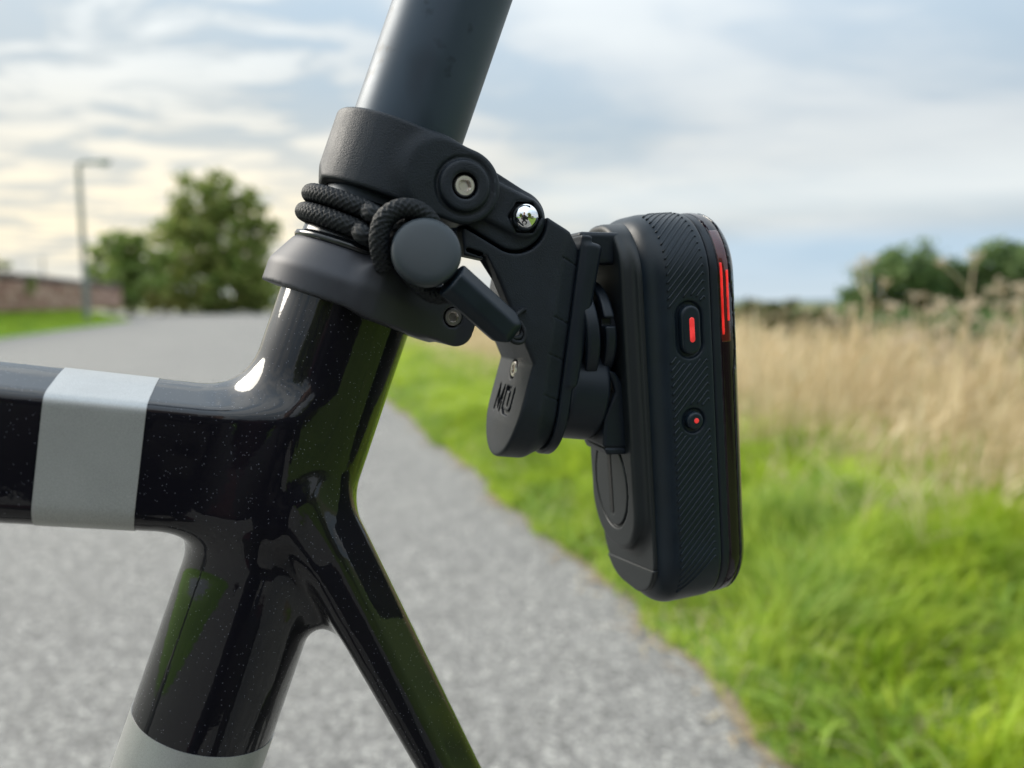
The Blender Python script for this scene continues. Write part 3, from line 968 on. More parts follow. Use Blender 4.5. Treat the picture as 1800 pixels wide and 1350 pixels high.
while y < wall_t1 - wall_t0:
    wdt = rw.uniform(0.42, 0.7)
    o = bpy.data.objects.new('coping_stone', rw.choice(cms)); COL.objects.link(o); o.parent = wall
    o.location = (0.02, y + wdt / 2, 1.08 + rw.uniform(-.02, .02)); o.scale = (0.46, wdt * 0.93, 0.20)
    y += wdt
ivy_s, ivy_t = -7.75, 28.6
tree('ivy_clump', 'dark ivy clump growing over the wall behind the lamp post', 'shrub', G(ivy_s, ivy_t, bank_z(1.5)), [(0, 0, 0.95, 0.32, 0.4, 0.22), (0.1, 0, 0.6, 0.3, 0.35, 0.35)], 700, 0.07, M['tree_leaf'], 41, None, 0.04)

# ---- street lamp and a slender far pole
M['galv'] = plain('weathered_galvanised_steel', (0.20, 0.22, 0.20), 0.55, metal=0.3, nscale=60, nbump=0.1, ndist=0.002, var=0.15)
M['glass'] = plain('lamp_bowl', (0.42, 0.42, 0.38), 0.2, spec=0.5)


def cyl(bm, a, b, r0, r1, n=20):
    u, v, w = basis(np.array(b, float) - np.array(a, float))
    ra = [bm.verts.new(tuple(np.array(a) + r0 * (math.cos(2 * math.pi * i / n) * u + math.sin(2 * math.pi * i / n) * v))) for i in range(n)]
    rb = [bm.verts.new(tuple(np.array(b) + r1 * (math.cos(2 * math.pi * i / n) * u + math.sin(2 * math.pi * i / n) * v))) for i in range(n)]
    for i in range(n): bm.faces.new((ra[i], ra[(i + 1) % n], rb[(i + 1) % n], rb[i]))
    bm.faces.new(ra[::-1]); bm.faces.new(rb)


def bm_link(name, bm, m, parent, sharp=40):
    bmesh.ops.recalc_face_normals(bm, faces=bm.faces)
    me = bpy.data.meshes.new(name); bm.to_mesh(me); bm.free(); smooth_by_angle(me, sharp)
    return link(name, me, m, parent)


lt = 28.0; ls = S_at(156, lt)
lamp = thing('street_lamp', 'grey street lamp post with a short arm standing by the stone wall', 'street lamp', G(ls, lt, 0.5), 0)
lz = Z_at(288, ls, lt) - 0.5
b = bmesh.new(); cyl(b, (0, 0, -0.2), (0, 0, 1.1), 0.10, 0.10); cyl(b, (0, 0, 1.1), (0, 0, 1.16), 0.10, 0.065); cyl(b, (0, 0, 1.16), (0, 0, lz - 0.12), 0.085, 0.07)
bm_link('post', b, M['galv'], lamp)
b = bmesh.new()
pts = [(0, 0, lz - 0.12), (0.015, 0, lz - 0.03), (0.07, 0, lz + 0.03), (0.2, 0, lz + 0.05), (0.55, 0, lz + 0.05)]
for p, q in zip(pts[:-1], pts[1:]): cyl(b, p, q, 0.06, 0.06, 14)
bm_link('arm', b, M['galv'], lamp)
b = bmesh.new()
for i, (x, w, hh) in enumerate([(0.5, 0.04, 0.04), (0.6, 0.12, 0.07), (0.8, 0.15, 0.09), (1.02, 0.12, 0.06), (1.06, 0.06, 0.03)]):
    n = 14; ring = [b.verts.new((x, w * math.cos(2 * math.pi * j / n), lz + 0.05 + (hh if math.sin(2 * math.pi * j / n) > 0 else 0.02) * math.sin(2 * math.pi * j / n))) for j in range(n)]
    if i:
        for j in range(n): b.faces.new((prev[j], prev[(j + 1) % n], ring[(j + 1) % n], ring[j]))
    else: b.faces.new(ring[::-1])
    prev = ring
b.faces.new(prev)
bm_link('lantern', b, M['galv'], lamp)
b = bmesh.new(); bmesh.ops.create_uvsphere(b, u_segments=16, v_segments=8, radius=1.0)
for v in b.verts: v.co = Vector((0.82 + v.co.x * 0.19, v.co.y * 0.115, lz + 0.03 + min(v.co.z, 0) * 0.10))
bm_link('lamp_bowl', b, M['glass'], lamp)
pt = 70; psx = S_at(84, pt)
pole = thing('far_pole', 'thin distant pole rising above the wall left of the street lamp', 'pole', G(psx, pt, 0.4), 0)
b = bmesh.new(); cyl(b, (0, 0, -0.2), (0, 0, Z_at(452, psx, pt) - 0.4), 0.08, 0.06); bm_link('post', b, M['galv'], pole)
#__PART3__
# ================================================================== BICYCLE
CA, SA = math.cos(R(20)), math.sin(R(20))                 # seat-tube lean


def ES(x, z): return x * CA - z * SA, x * SA + z * CA      # across / along the seatpost axis


def XZ(e, s): return e * CA + s * SA, -e * SA + s * CA


AX = (SA, 0, CA)                                          # axis direction, upward
EX = (CA, 0, -SA)                                         # square to it, to the rear

bike = bike_thing('bicycle', 'gloss black bicycle frame with silver bands and a grey seatpost', 'bicycle', (-57, 0, -157))

TT = np.array([-83.0, -86.1]); TD = np.array([1.0, -0.15]) / math.hypot(1, 0.15)
SD = np.array([0.413, -0.911]); ST = np.array([-25.2, -114.5])


def top_tube(x, y, z):
    a = (x - TT[0]) * TD[0] + (z - TT[1]) * TD[1]; b = -(x - TT[0]) * TD[1] + (z - TT[1]) * TD[0]
    d = sd_rbox2(y, b, 15.8, 17.2, 6.5)
    d = smax(d, b * 0.957 + np.abs(y) * 0.29 - 16.5, 2.0)
    return smax(d, a - 46, 4.0)


def stay(x, y, z):
    a = (x - ST[0]) * SD[0] + (z - ST[1]) * SD[1]; b = (x - ST[0]) * -SD[1] + (z - ST[1]) * SD[0]
    hw = 8.6 - 0.020 * np.clip(a, 0, 80)
    yw = 18.3 - 0.06 * np.clip(a, 0, 90)
    d = extrude(sd_seg2(a, b, -10.5, 0, 400, 0) - hw, y, yw, 3.6)
    return smax(d, b * 0.72 + np.abs(y) * 0.69 - (hw * 0.72 + yw * 0.69 - 5.4), 1.4)


WEB = [U(455, 900)[[0, 2]], U(575, 900)[[0, 2]], U(625, 1060)[[0, 2]], U(597, 1079)[[0, 2]], U(520, 1092)[[0, 2]], U(440, 1110)[[0, 2]]]


def frame_fn(x, y, z):
    e, s = ES(x, z)
    st = smax(length(e, y) - 16.6 - 0.8 * np.clip((-s - 75) / 60, 0, 1), s + 57.0, 0.6)
    web = extrude(sd_poly(x, z, WEB), y, 8.5, 4.0)
    d = smin(st, top_tube(x, y, z), 10.5)
    sy = smin(stay(x, y, z), web, 8.0)
    d = smin(d, sy, 4.5)
    return d


FLO, FHI = (-215, -24, -215), (34, 24, -44)
sdf_part('frame', frame_fn, FLO, FHI, 0.85, M['paint'], bike)


def wrap_band(name, c0, ax, L, label, n=72, m=14):
    """film wrapped round a frame tube, laid on its surface with square cut edges"""
    u, v, w = basis(ax); c0 = np.array(c0, float)
    ang = np.linspace(0, 2 * math.pi, n, endpoint=False)
    av = np.concatenate([[0], np.linspace(0, L, m), [L]])
    rows = []
    for k, a in enumerate(av):
        d = np.cos(ang)[:, None] * u + np.sin(ang)[:, None] * v
        lo, hi = np.full(n, 8.0), np.full(n, 30.0)
        for _ in range(26):
            md = (lo + hi) / 2; p = c0 + w * a + d * md[:, None]
            f = frame_fn(p[:, 0], p[:, 1], p[:, 2]); lo = np.where(f < 0, md, lo); hi = np.where(f < 0, hi, md)
        rows.append(c0 + w * a + d * (lo + (0.14 if 0 < k < len(av) - 1 else -0.6))[:, None])
    vs = np.concatenate(rows)
    i = np.arange(len(av) - 1)[:, None] * n; q = np.arange(n)[None, :]; q2 = (q + 1) % n
    f = np.stack([i + q, i + q2, i + n + q2, i + n + q], -1).reshape(-1, 4)
    me = arrays_to_mesh(name, (vs - og_of(bike)) / 1000, f); smooth_by_angle(me, 50)
    o = link(name, me, M['silver'], bike); o['label'] = label


pa = TT + TD * (-3.3)
wrap_band('silver_band', (pa[0], 0, pa[1]), (TD[0], 0, TD[1]), 19.9, 'silver band round the top tube', 160)
pa = XZ(0, -214)
wrap_band('silver_band', (pa[0], 0, pa[1]), AX, 46.3, 'silver band low on the seat tube', 128)
# the tubes run on beyond the modelled junction to the rest of the bicycle
def tube(name, a, b, r, m, parent, n=48): return lathe(name, [(r, 0), (r, float(np.linalg.norm(np.array(b) - np.array(a))))], a, np.array(b, float) - np.array(a, float), m, parent, n)


def A(s, e=0.0, y=0.0):
    x, z = XZ(e, s); return np.array([x, y, z])


tube('seatpost', A(-62), A(192), 13.9, M['post'], bike, 128)
tube('seat_tube', A(-216), A(-640), 17.2, M['paint'], bike, 64)
tube('top_tube', (-213, 0, -67.9), (-560, 0, -16), 17.5, M['paint'], bike, 64)
lathe('seal', [(14.2, -48), (17.4, -46.6), (17.7, -45.9), (17.5, -45.2), (16.4, -44.9), (16.2, -44.4), (15.9, -38), (15.2, -35), (14.3, -34)], (0, 0, 0), AX, M['seal'], bike, 96, 60)

# ---- clamp collar with its split ear
collar = None


def collar_fn(x, y, z):
    e, s = ES(x, z)
    r = length(e, y)
    cone = smax(smax(smax(r - 21.3, (r - 21.3) * 0.884 + (s + 53.8) * 0.468, 0.5), s + 46.3, 1.2), -(s + 59.4), 0.5)
    ear2 = sd_rbox2(e - 14.8, s + 53.0, 15.2, 6.6, 4.4)
    hy = 20.5 - 8.5 * np.clip((e - 4) / 22.0, 0, 1)
    ear = (np.sqrt(np.maximum(ear2 + .8, 0) ** 2 + np.maximum(np.abs(y) - hy + .8, 0) ** 2) - .8 + np.minimum(np.maximum(ear2 + .8, np.abs(y) - hy + .8), 0))
    d = smin(cone, ear, 4.0)
    d = smax(d, -(r - 15.9), 0.5)
    slit = np.maximum(np.abs(y) - 0.8, -(e - 10))
    d = smax(d, -slit, 0.3)
    bolt = np.maximum(length(e - 23.6, s + 52.8) - 2.5, y + 10.2)
    return smax(d, -bolt, 0.4)


col_o = sdf_part('clamp_collar', collar_fn, (-46, -24, -76), (34, 24, -30), 0.55, M['collar'], bike)


def socket_bolt(r, c, ax, parent, m=None, depth=1.6):
    """cap-head screw with a hexagon socket; c = centre of its face"""
    b = bmesh.new(); u, v, w = basis(ax); c = np.array(c, float); n = 36
    o = og_of(parent)
    def ring(rad, h, hexed=False):
        out = []
        for i in range(n):
            an = 2 * math.pi * i / n; rr = rad
            if hexed: rr = rad / math.cos((an % (math.pi / 3)) - math.pi / 6)
            out.append(b.verts.new(tuple((c + w * h + rr * (math.cos(an) * u + math.sin(an) * v) - o) / 1000)))
        return out
    rs = [ring(r, -3), ring(r, -0.35), ring(r * 0.88, 0), ring(r * 0.60, 0), ring(r * 0.50, -0.25, True), ring(r * 0.50, -depth, True)]
    for p, q in zip(rs[:-1], rs[1:]):
        for i in range(n): b.faces.new((p[i], p[(i + 1) % n], q[(i + 1) % n], q[i]))
    b.faces.new(rs[-1])
    return bm_link('screw', b, m or M['steel'], parent, 30)


bx, bz = XZ(23.6, -52.8)
socket_bolt(2.15, (bx, -13.2, bz), (0, -1, 0.0), col_o, depth=1.2)

# ================================================================== CAMERA MOUNT
mount = bike_thing('light_mount', 'black 3D printed seatpost mount with two metal fasteners holding the light', 'mount', (18, 0, -60))


def clamp_fn(x, y, z):
    e, s = ES(x, z); r = length(e, y); ay = np.abs(y)
    cs = s + 23.2
    # faintly faceted band
    th = np.arctan2(y, e); k = 2 * math.pi / 30
    rf = r * (0.75 + 0.25 * np.cos((th % k) - k / 2) / math.cos(k / 2) ** 0.5)
    band = extrude(rf - 17.4, cs, 8.9, 0.8)
    ear2 = sd_seg2(e, cs, 9.4, 0.0, 14.9, 0.0) - 8.85
    ear = extrude(ear2, ay - 13.4, 4.0, 0.8)
    d = smin(band, ear, 4.0)
    boss = extrude(length(e - 14.9, cs) - 6.0, ay - 17.3, 1.25, 0.7)
    groove = np.abs(length(e - 14.9, cs) - 6.55) - 0.45
    d = smax(d, -np.maximum(groove, -(ay - 17.1)), 0.4)
    d = smin(d, boss, 0.5)
    hole = np.maximum(length(e - 14.9, cs) - 3.1, -(ay - 16.2))
    d = smax(d, -hole, 0.5)
    return smax(d, -(r - 14.15), 0.4)


clamp_o = sdf_part('clamp_band', clamp_fn, (-26, -21, -46), (30, 21, 4), 0.45, M['printed'], mount)
bx, bz = XZ(14.9, -23.2)
socket_bolt(2.55, (bx, -18.15, bz), (0, -1, 0), mount, depth=1.5)

LA, LB, LN = U(815, 330, -14)[[0, 2]], U(904, 386, -14)[[0, 2]], U(922, 382, -15.4)[[0, 2]]


def link_fn(x, y, z):
    ay = np.abs(y)
    plate = extrude(sd_seg2(x, z, LA[0], LA[1], LB[0], LB[1]) - 7.5, ay - 12.2, 2.2, 0.7)
    rise = extrude(sd_seg2(x, z, LA[0], LA[1], LN[0], LN[1]) - 4.9, ay - 13.5, 2.4, 0.9)
    tip = extrude(length(x - LN[0], z - LN[1]) - 5.6, ay - 12.2, 2.2, 0.8)
    d = smin(smin(plate, tip, 1.5), rise, 0.9)
    a = np.arctan2(z - LN[1], x - LN[0]); hx = length(x - LN[0], z - LN[1]) * np.cos((a % (math.pi / 3)) - math.pi / 6)
    return smax(d, -np.maximum(hx - 3.75, -(ay - 13.6)), 0.4)


sdf_part('link_arm', link_fn, (-6, -18, -46), (34, 18, -16), 0.42, M['printed'], mount)
lathe('dome_nut', [(3.5, 0), (3.5, 1.3), (3.3, 1.5), (3.3, 2.2)] + [(3.3 * math.cos(q * math.pi / 24), 2.2 + 2.7 * math.sin(q * math.pi / 24)) for q in range(1, 12)] + [(0.02, 4.9)],
      (LN[0], -13.7, LN[1]), (0, -1, 0), M['chrome'], mount, 48, 30)

# ---- bracket: profile in side view x stadium seen from the front
BL = R(7.6); BUX, BUZ = math.sin(BL), math.cos(BL)         # up the plate
NX, NZ = math.cos(BL), -math.sin(BL)                       # square to it, to the rear
BC = np.array([26.3, -81.3])                              # centre of the rounded lower end
SEAM = (32.3 - BC[0]) * NX + (-78.7 - BC[1]) * NZ
PROF = [(24.2, -69.6), tuple(U(872, 494, -12)[[0, 2]]), tuple(U(849, 458, -12)[[0, 2]]), tuple(U(812, 450, -12)[[0, 2]]), (6.0, -36.0), (14.0, -27.0), (22.0, -29.0), (28.8, -33.6), (34.2, -36.6), (37.5, -41.0), (32.2, -78.7), (29.2, -101), (16.2, -101), (19.6, -86)]


def plate_uv(x, z):
    dx, dz = x - BC[0], z - BC[1]
    return dx * BUX + dz * BUZ, dx * NX + dz * NZ          # along, through


def outline(y, v, grow=0.0):
    return sd_seg2(y, v, 0, 0, 0, 60) - 15.0 - grow


def seg3(u, v, a, b, r): return sd_seg2(u, v, a[0], a[1], b[0], b[1]) - r


def letters(y, v):
    """M and a U joined to a slotted O, cut into the front face; y to the right seen from the front"""
    st = 0.62; lo, hi = -3.2, 3.2
    segs = [((-8.0, lo), (-7.4, hi)), ((-7.4, hi), (-5.2, lo + 0.6)), ((-5.2, lo + 0.6), (-3.2, hi)), ((-3.2, hi), (-3.2, lo)),
            ((-1.0, lo + .9), (-1.0, hi)), ((-1.0, hi), (2.6, hi - .1)), ((2.6, hi - 0.2), (2.6, -1.0)), ((-1.0, lo + .9), (0.4, lo)), ((0.4, lo), (4.6, lo)), ((4.6, lo), (5.8, lo + 1.2)), ((5.8, lo + 1.2), (5.8, hi))]
    d = None
    for a, b in segs:
        q = seg3(y, v, a, b, st); d = q if d is None else np.minimum(d, q)
    return d


def bracket_fn(x, y, z):
    v, w = plate_uv(x, z)
    side = sd_poly(x, z, PROF)
    hw = outline(y, v)
    d = smax(side, hw, 1.0)
    # chamfer toward the seam
    cham = (np.abs(outline(y, v) + 15.0) - 15.0) * 0.86 + (w - (SEAM - 5.2)) * 0.50
    d = smax(d, cham, 0.5)
    # front edge chamfer
    # pockets for the link
    pk = np.minimum(sd_seg2(x, z, LA[0], LA[1], LB[0], LB[1]) - 8.3, length(x - LN[0], z - LN[1]) - 6.2)
    d = smax(d, -np.maximum(pk, 9.6 - np.abs(y)), 0.6)
    d = smax(d, -(np.maximum(9.6 - np.abs(y), -(z + 1.0 * (x - 12) + 47.5))), 0.8) if False else d
    # only the near cheek reaches forward under the link
    d = smax(d, -np.maximum(np.maximum(x - 21.5 - 0.2 * (z + 47), -(z + 65)), -(y + 8.5)), 0.8)
    # the arm under the link is hollowed by a slot
    sa_, sb_, sc_ = U(852, 452, -14)[[0, 2]], U(868, 486, -14)[[0, 2]], U(822, 440, -14)[[0, 2]]
    slot = extrude(np.minimum(sd_seg2(x, z, sa_[0], sa_[1], sb_[0], sb_[1]), sd_seg2(x, z, sa_[0] - 1.2, sa_[1] + .6, sc_[0], sc_[1])) - 0.55, y + 14.5, 4.2, 0.2)
    d = smax(d, -slot, 0.3)
    hole = np.maximum(length(y + 0.0, v - 12.6 + 4.0) - 2.7, -(-(side) - 30)) if False else np.maximum(length(y, v - 8.8) - 2.7, w + 2.0)
    d = smax(d, -hole, 0.4)
    tx = letters(-y, v - 0.3)
    d = smax(d, -np.maximum(tx, -side - 0.9), 0.15)
    # print layer steps on the chamfer
    for vv in (37.5, 22.5, 13.0, 2.5):
        g = np.maximum(np.abs(v - vv + 0.25 * (w - SEAM)) - 0.16, -(d + 0.35))
        g = np.maximum(g, SEAM - 5.5 - w)
        d = np.maximum(d, -np.maximum(g, -0.3 - d))
    return d


br_o = sdf_part('bracket', bracket_fn, (6, -17, -99.5), (40, 17, -25), 0.36, M['printed'], mount)
v_, w_ = 8.8, -1.9
hx_, hz_ = BC[0] + v_ * BUX + w_ * NX, BC[1] + v_ * BUZ + w_ * NZ
socket_bolt(2.2, (hx_ - 2.2 * NX, 0, hz_ - 2.2 * NZ), (-NX, 0, -NZ), mount, depth=1.2)


# ---- smooth adapter behind the bracket
def adapter_fn(x, y, z):
    v, w = plate_uv(x, z)
    t = w - SEAM
    plate = extrude(outline(y, v + 0.3, -1.9), t - 1.45, 1.45, 0.5)
    plate = smax(plate, v - 45.5, 0.6)
    # wedge block above, thicker toward the top
    hz = np.clip((v - 6) / 36.0, 0, 1)
    wedge = smax(smax(np.abs(y) - 13.6, np.maximum(-t, t - (4.6 + 1.6 * hz)), 2.2), np.maximum(5.8 - v, v - 44.0), 1.6)
    return smin(plate, wedge, 0.5)


sdf_part('adapter_plate', adapter_fn, (24, -16, -99), (48, 16, -33), 0.42, M['plastic'], mount)


def at_plate(v, t, y=0.0): return np.array([BC[0] + v * BUX + (SEAM + t) * NX, y, BC[1] + v * BUZ + (SEAM + t) * NZ])


def disc_fn(c, ax, r, h, rd):
    c = np.array(c, float); ax = np.array(ax, float) / np.linalg.norm(ax)
    def fn(x, y, z):
        w = (x - c[0]) * ax[0] + (y - c[1]) * ax[1] + (z - c[2]) * ax[2]
        q = np.sqrt(np.maximum((x - c[0]) ** 2 + (y - c[1]) ** 2 + (z - c[2]) ** 2 - w * w, 0))
        return extrude(q - r, w, h, rd)
    return fn


DT = R(4.6)
DX = np.array([math.cos(DT), 0, math.sin(DT)]); DZ = np.array([-math.sin(DT), 0, math.cos(DT)]); DC = np.array([65.0, 0, -82.0])


def D(dx, y, dz): return DC + DX * dx + DZ * dz + np.array([0, y, 0])


c1 = U(1047, 590, -15); c2 = U(1073, 585, -13.5)
f1 = disc_fn((c1[0] - 0.4, 0, c1[2]), DX, 15.2, 1.75, 0.6)
sdf_part('mount_flange', f1, (34, -16.5, -80), (52, 16.5, -44), 0.4, M['plastic'], mount)
f2 = disc_fn((c2[0] + 0.2, 0, c2[2]), DX, 13.8, 1.5, 0.6)


def f2n(x, y, z):
    d = f2(x, y, z)
    n1 = sd_box(x - c2[0], y + 14, z - U(1075, 566, -13.5)[2], 1.6, 3.2, 1.1, 0.3)
    return smax(d, -n1, 0.3)


sdf_part('twist_tab', f2n, (38, -15, -80), (54, 15, -44), 0.36, M['plastic'], mount)
# lower puck behind the bracket
pk_c = at_plate(4.8, 8.3)
f3 = disc_fn(pk_c, (NX, 0, NZ), 13.4, 5.6, 1.3)
sdf_part('puck', f3, (24, -15.5, -98), (58, 15.5, -60), 0.45, M['plastic'], mount)
spc = U(1048, 640, -9)
sdf_part('core', disc_fn((46, 0, -64), DX, 10.0, 7.5, 0.6), (34, -12, -78), (58, 12, -50), 0.6, M['plastic'], mount)
nk = U(1060, 436, -8)
sdf_part('neck_block', lambda x, y, z: sd_box(x - nk[0] + 0.5, y, z - nk[2] + 0.2, 7.2, 10.5, 4.2, 1.2), (34, -13, -50), (60, 13, -30), 0.45, M['plastic'], mount)
LEV = [U(px, py, -11)[[0, 2]] for px, py in [(1066, 648), (1083, 655), (1107, 695), (1109, 792), (1104, 799), (1068, 800), (1061, 786), (1063, 735), (1071, 715), (1082, 690), (1078, 675)]]


def lever_fn(x, y, z):
    d = extrude(sd_poly(x, z, LEV), y + 3.5, 7.5, 0.7)
    zl = U(1090, 787, -11)[2]
    g = np.maximum(np.abs(z - zl + 0.05 * (x - 50)) - 0.28, -(d + 0.4))
    return np.maximum(d, -np.maximum(g, -0.4 - d))


sdf_part('release_lever', lever_fn, (42, -13, -98), (57, 7, -70), 0.33, M['plastic'], mount)

# ================================================================== REAR LIGHT
light = bike_thing('rear_light', 'tall black rear light unit with red lamp and ribbed rubber sides', 'rear light', tuple(D(0, 0, -57)))


def dl(x, y, z):
    a, b = x - DC[0], z - DC[2]
    return a * DX[0] + b * DX[2], y, a * DZ[0] + b * DZ[2]


ZC, HZ, HY = -2.7, 54.6, 21.2


def outl(y, dz, inset=0.0, r=17.5):
    return sd_rbox2(y, dz - ZC, HY - inset, HZ - inset, r - inset)


def cham_box(o, w, x0, x1, c0, r):
    """slab between x0 and x1 with a broad rounded chamfer c0 on the x0 side"""
    d = extrude(o, w - (x0 + x1) / 2, (x1 - x0) / 2, r)
    ch = (o + c0) * 0.7071 + (x0 - w) * 0.7071
    return smax(d, ch, 2.0)


BTN_Z1, BTN_Z2, BTN_X = 20.8, -3.0, 1.15


def grip_fn(x, y, z):
    a, b, c = dl(x, y, z)
    o = outl(b, c)
    d = cham_box(o, a, -9.7, 7.85, 3.7, 0.7)
    # moats round the two buttons
    r1 = sd_seg2(a, c, BTN_X, BTN_Z1 - 3.6, BTN_X, BTN_Z1 + 3.6)
    r2 = length(a - BTN_X, c - BTN_Z2)
    m1 = np.maximum(r1 - 3.75, -(-b - HY + 0.75))
    m2 = np.maximum(r2 - 3.2, -(-b - HY + 0.75))
    return smax(smax(d, -m1, 0.6), -m2, 0.6)


dlo, dhi = (44, -23, -145), (84, 23, -26)
grip_o = sdf_part('grip_case', grip_fn, dlo, dhi, 0.5, M['rubber'], light)


def back_fn(x, y, z):
    a, b, c = dl(x, y, z)
    base = extrude(outl(b, c, 4.3), a + 5.2, 5.15, 0.6)
    bo = sd_rbox2(b, c - 4.5, 14.9, 45.5, 13.5)
    boss = extrude(bo, a + 8.5, 5.6, 1.4)
    d = smin(base, boss, 3.0)
    well = np.maximum(np.abs(length(b / 10.6, (c + 22.2) / 12.7) - 1.0) * 11 - 0.22, -a - 13.9 - 9 + 8.4)
    return smax(d, -np.maximum(np.abs(length(b / 10.6, (c + 22.2) / 12.7) - 1.0) * 11 - 0.38, a + 13.2), 0.2)


back_o = sdf_part('back_cover', back_fn, (44, -19, -140), (68, 19, -28), 0.42, M['back'], light)


def disc_slot(x, y, z):
    a, b, c = dl(x, y, z)
    d = extrude((length(b / 10.2, (c + 22.2) / 12.3) - 1.0) * 10.5, a + 13.2, 0.95, 0.2)
    return smax(d, -(sd_seg2(b, c, 0.2, -30.5, 0.2, -9.5) - 1.15), 0.25)


sdf_part('quarter_turn_disc', disc_slot, (44, -12, -120), (60, 12, -88), 0.33, M['back'], back_o)
sdf_part('slot', lambda x, y, z: extrude(sd_seg2(dl(x, y, z)[1], dl(x, y, z)[2], 0.2, -30.1, 0.2, -9.7) - 1.0, dl(x, y, z)[0] + 13.6, 0.7, 0.1), (44, -4, -118), (60, 5, -88), 0.25, M['dark'], back_o)  # near-black insert added so the disc's slot reads as shaded
# charging-port flap across the bottom of the back
def flap_fn(x, y, z):
    a, b, c = dl(x, y, z)
    o = outl(b, c, 3.9)
    d = extrude(o, a + 9.0, 1.7, 0.5)
    return smax(d, c + 43.9 + 0.153 * (b + 15), 0.4)


sdf_part('port_flap', flap_fn, (50, -19, -141), (64, 19, -120), 0.36, M['back'], light)


def rim_fn(x, y, z):
    a, b, c = dl(x, y, z)
    return extrude(outl(b, c, 0.35), a - 9.3, 1.35, 0.4)


sdf_part('lens_rim', rim_fn, (64, -23, -145), (82, 23, -26), 0.5, M['plastic'], light)


def lens_fn(x, y, z):
    a, b, c = dl(x, y, z)
    d = extrude(outl(b, c, 0.25), a - 10.6, 6.0, 4.8)
    return d


def red_zone(b, c): return sd_rbox2(b, c - 24.5, 30, 16.5, 2.0)


lens_o = sdf_part('smoked_lens', lambda x, y, z: np.maximum(smax(lens_fn(x, y, z), 10.25 - dl(x, y, z)[0], 0.2), dl(x, y, z)[0] - 90), (68, -23, -145), (86, 23, -26), 0.5, M['lens'], light)


def panel_fn(x, y, z):
    """glossy rear panel over the upper and lower thirds"""
    a, b, c = dl(x, y, z)
    d = lens_fn(x, y, z) - 0.35
    lim = 13.9 - 2.2 * np.clip((35.0 - c) / 10.0, 0, 1) * 0 + 1.1 * np.clip((33 - c) / 6.0, 0, 1) - 1.1 * np.clip((13 - c) / 5.0, 0, 1)
    return smax(d, lim - a, 0.3)


sdf_part('rear_panel', panel_fn, (68, -23, -145), (87, 23, -26), 0.5, M['screen'], light)


def on_lens(name, a0, a1, c0, c1, m, proud=0.12, sides=(-1,)):
    def fn(x, y, z):
        a, b, c = dl(x, y, z)
        return smax(smax(smax(lens_fn(x, y, z) - proud, np.abs(a - (a0 + a1) / 2) - (a1 - a0) / 2, 0.12), np.abs(c - (c0 + c1) / 2) - (c1 - c0) / 2, 0.4), b + 10.0, 0.2)
    p = D((a0 + a1) / 2, -18, (c0 + c1) / 2); q = abs(c1 - c0) / 2 + 2
    return sdf_part(name, fn, (p[0] - 5, -22.5, p[2] - q), (p[0] + 5, -9, p[2] + q), 0.22, m, lens_o)


on_lens('lamp_window', 10.6, 13.6, 16.5, 46.0, M['redlens'], 0.06)
on_lens('light_strip', 10.85, 11.6, 18.5, 37.5, M['led'], 0.14)
on_lens('light_strip', 12.55, 13.4, 22.0, 35.5, M['led'], 0.14)

# ---- buttons with their red indicators
def btn_fn(which):
    def fn(x, y, z):
        a, b, c = dl(x, y, z)
        o = (sd_seg2(a, c, BTN_X, BTN_Z1 - 3.6, BTN_X, BTN_Z1 + 3.6) - 2.75) if which == 1 else (length(a - BTN_X, c - BTN_Z2) - 2.35)
        return extrude(o, b + HY - 0.2, 1.35, 0.8)
    return fn


for k, zc, hh in ((1, BTN_Z1, 8), (2, BTN_Z2, 4)):
    p = D(BTN_X, -HY, zc)
    bo = sdf_part('button', btn_fn(k), (p[0] - 5, -23.5, p[2] - hh - 1), (p[0] + 5, -18.5, p[2] + hh + 1), 0.25, M['rubber'], light, 'long oval button with a red bar' if k == 1 else 'small round button with a red dot')
    def ind(x, y, z, k=k):
        a, b, c = dl(x, y, z)
        o = (sd_seg2(a, c, BTN_X + 0.1, BTN_Z1 - 2.5, BTN_X + 0.1, BTN_Z1 + 2.5) - 0.72) if k == 1 else (length(a - BTN_X - 0.15, c - BTN_Z2 - 0.1) - 0.68)
        return extrude(o, b + HY + 1.05, 0.22, 0.1)
    sdf_part('indicator', ind, (p[0] - 2, -23.5, p[2] - 4), (p[0] + 2, -21, p[2] + 4), 0.14, M['indicator'], bo)

# ---- moulded ribs on the grip, each a slim raised bar bent at its rear end
def rib(c0, a0, a1, hook=True, slope=1.02):
    """slanting rib on the near side, following the case outline up over the corner"""
    pts = []
    n = 14
    for i in range(n + 1):
        a = a0 + (a1 - a0) * i / n
        pts.append((a, c0 + (a - a0) * slope))
    if hook: pts += [(a1 + 0.25, pts[-1][1] - 0.1), (a1 + 0.35, pts[-1][1] - 0.45)]
    out = []
    for a, c in pts:
        b = -HY; k = HZ - 17.5
        # wrap round the corner arc above / below the straight side
        for sgn, lim in ((1, ZC + k), (-1, ZC - k)):
            if (c - lim) * sgn > 0:
                an = min((c - lim) * sgn / 17.5, 1.45); b = -(HY - 17.5) - 17.5 * math.cos(an); c = lim + sgn * 17.5 * math.sin(an)
        out.append(D(a, b, c))
    return out


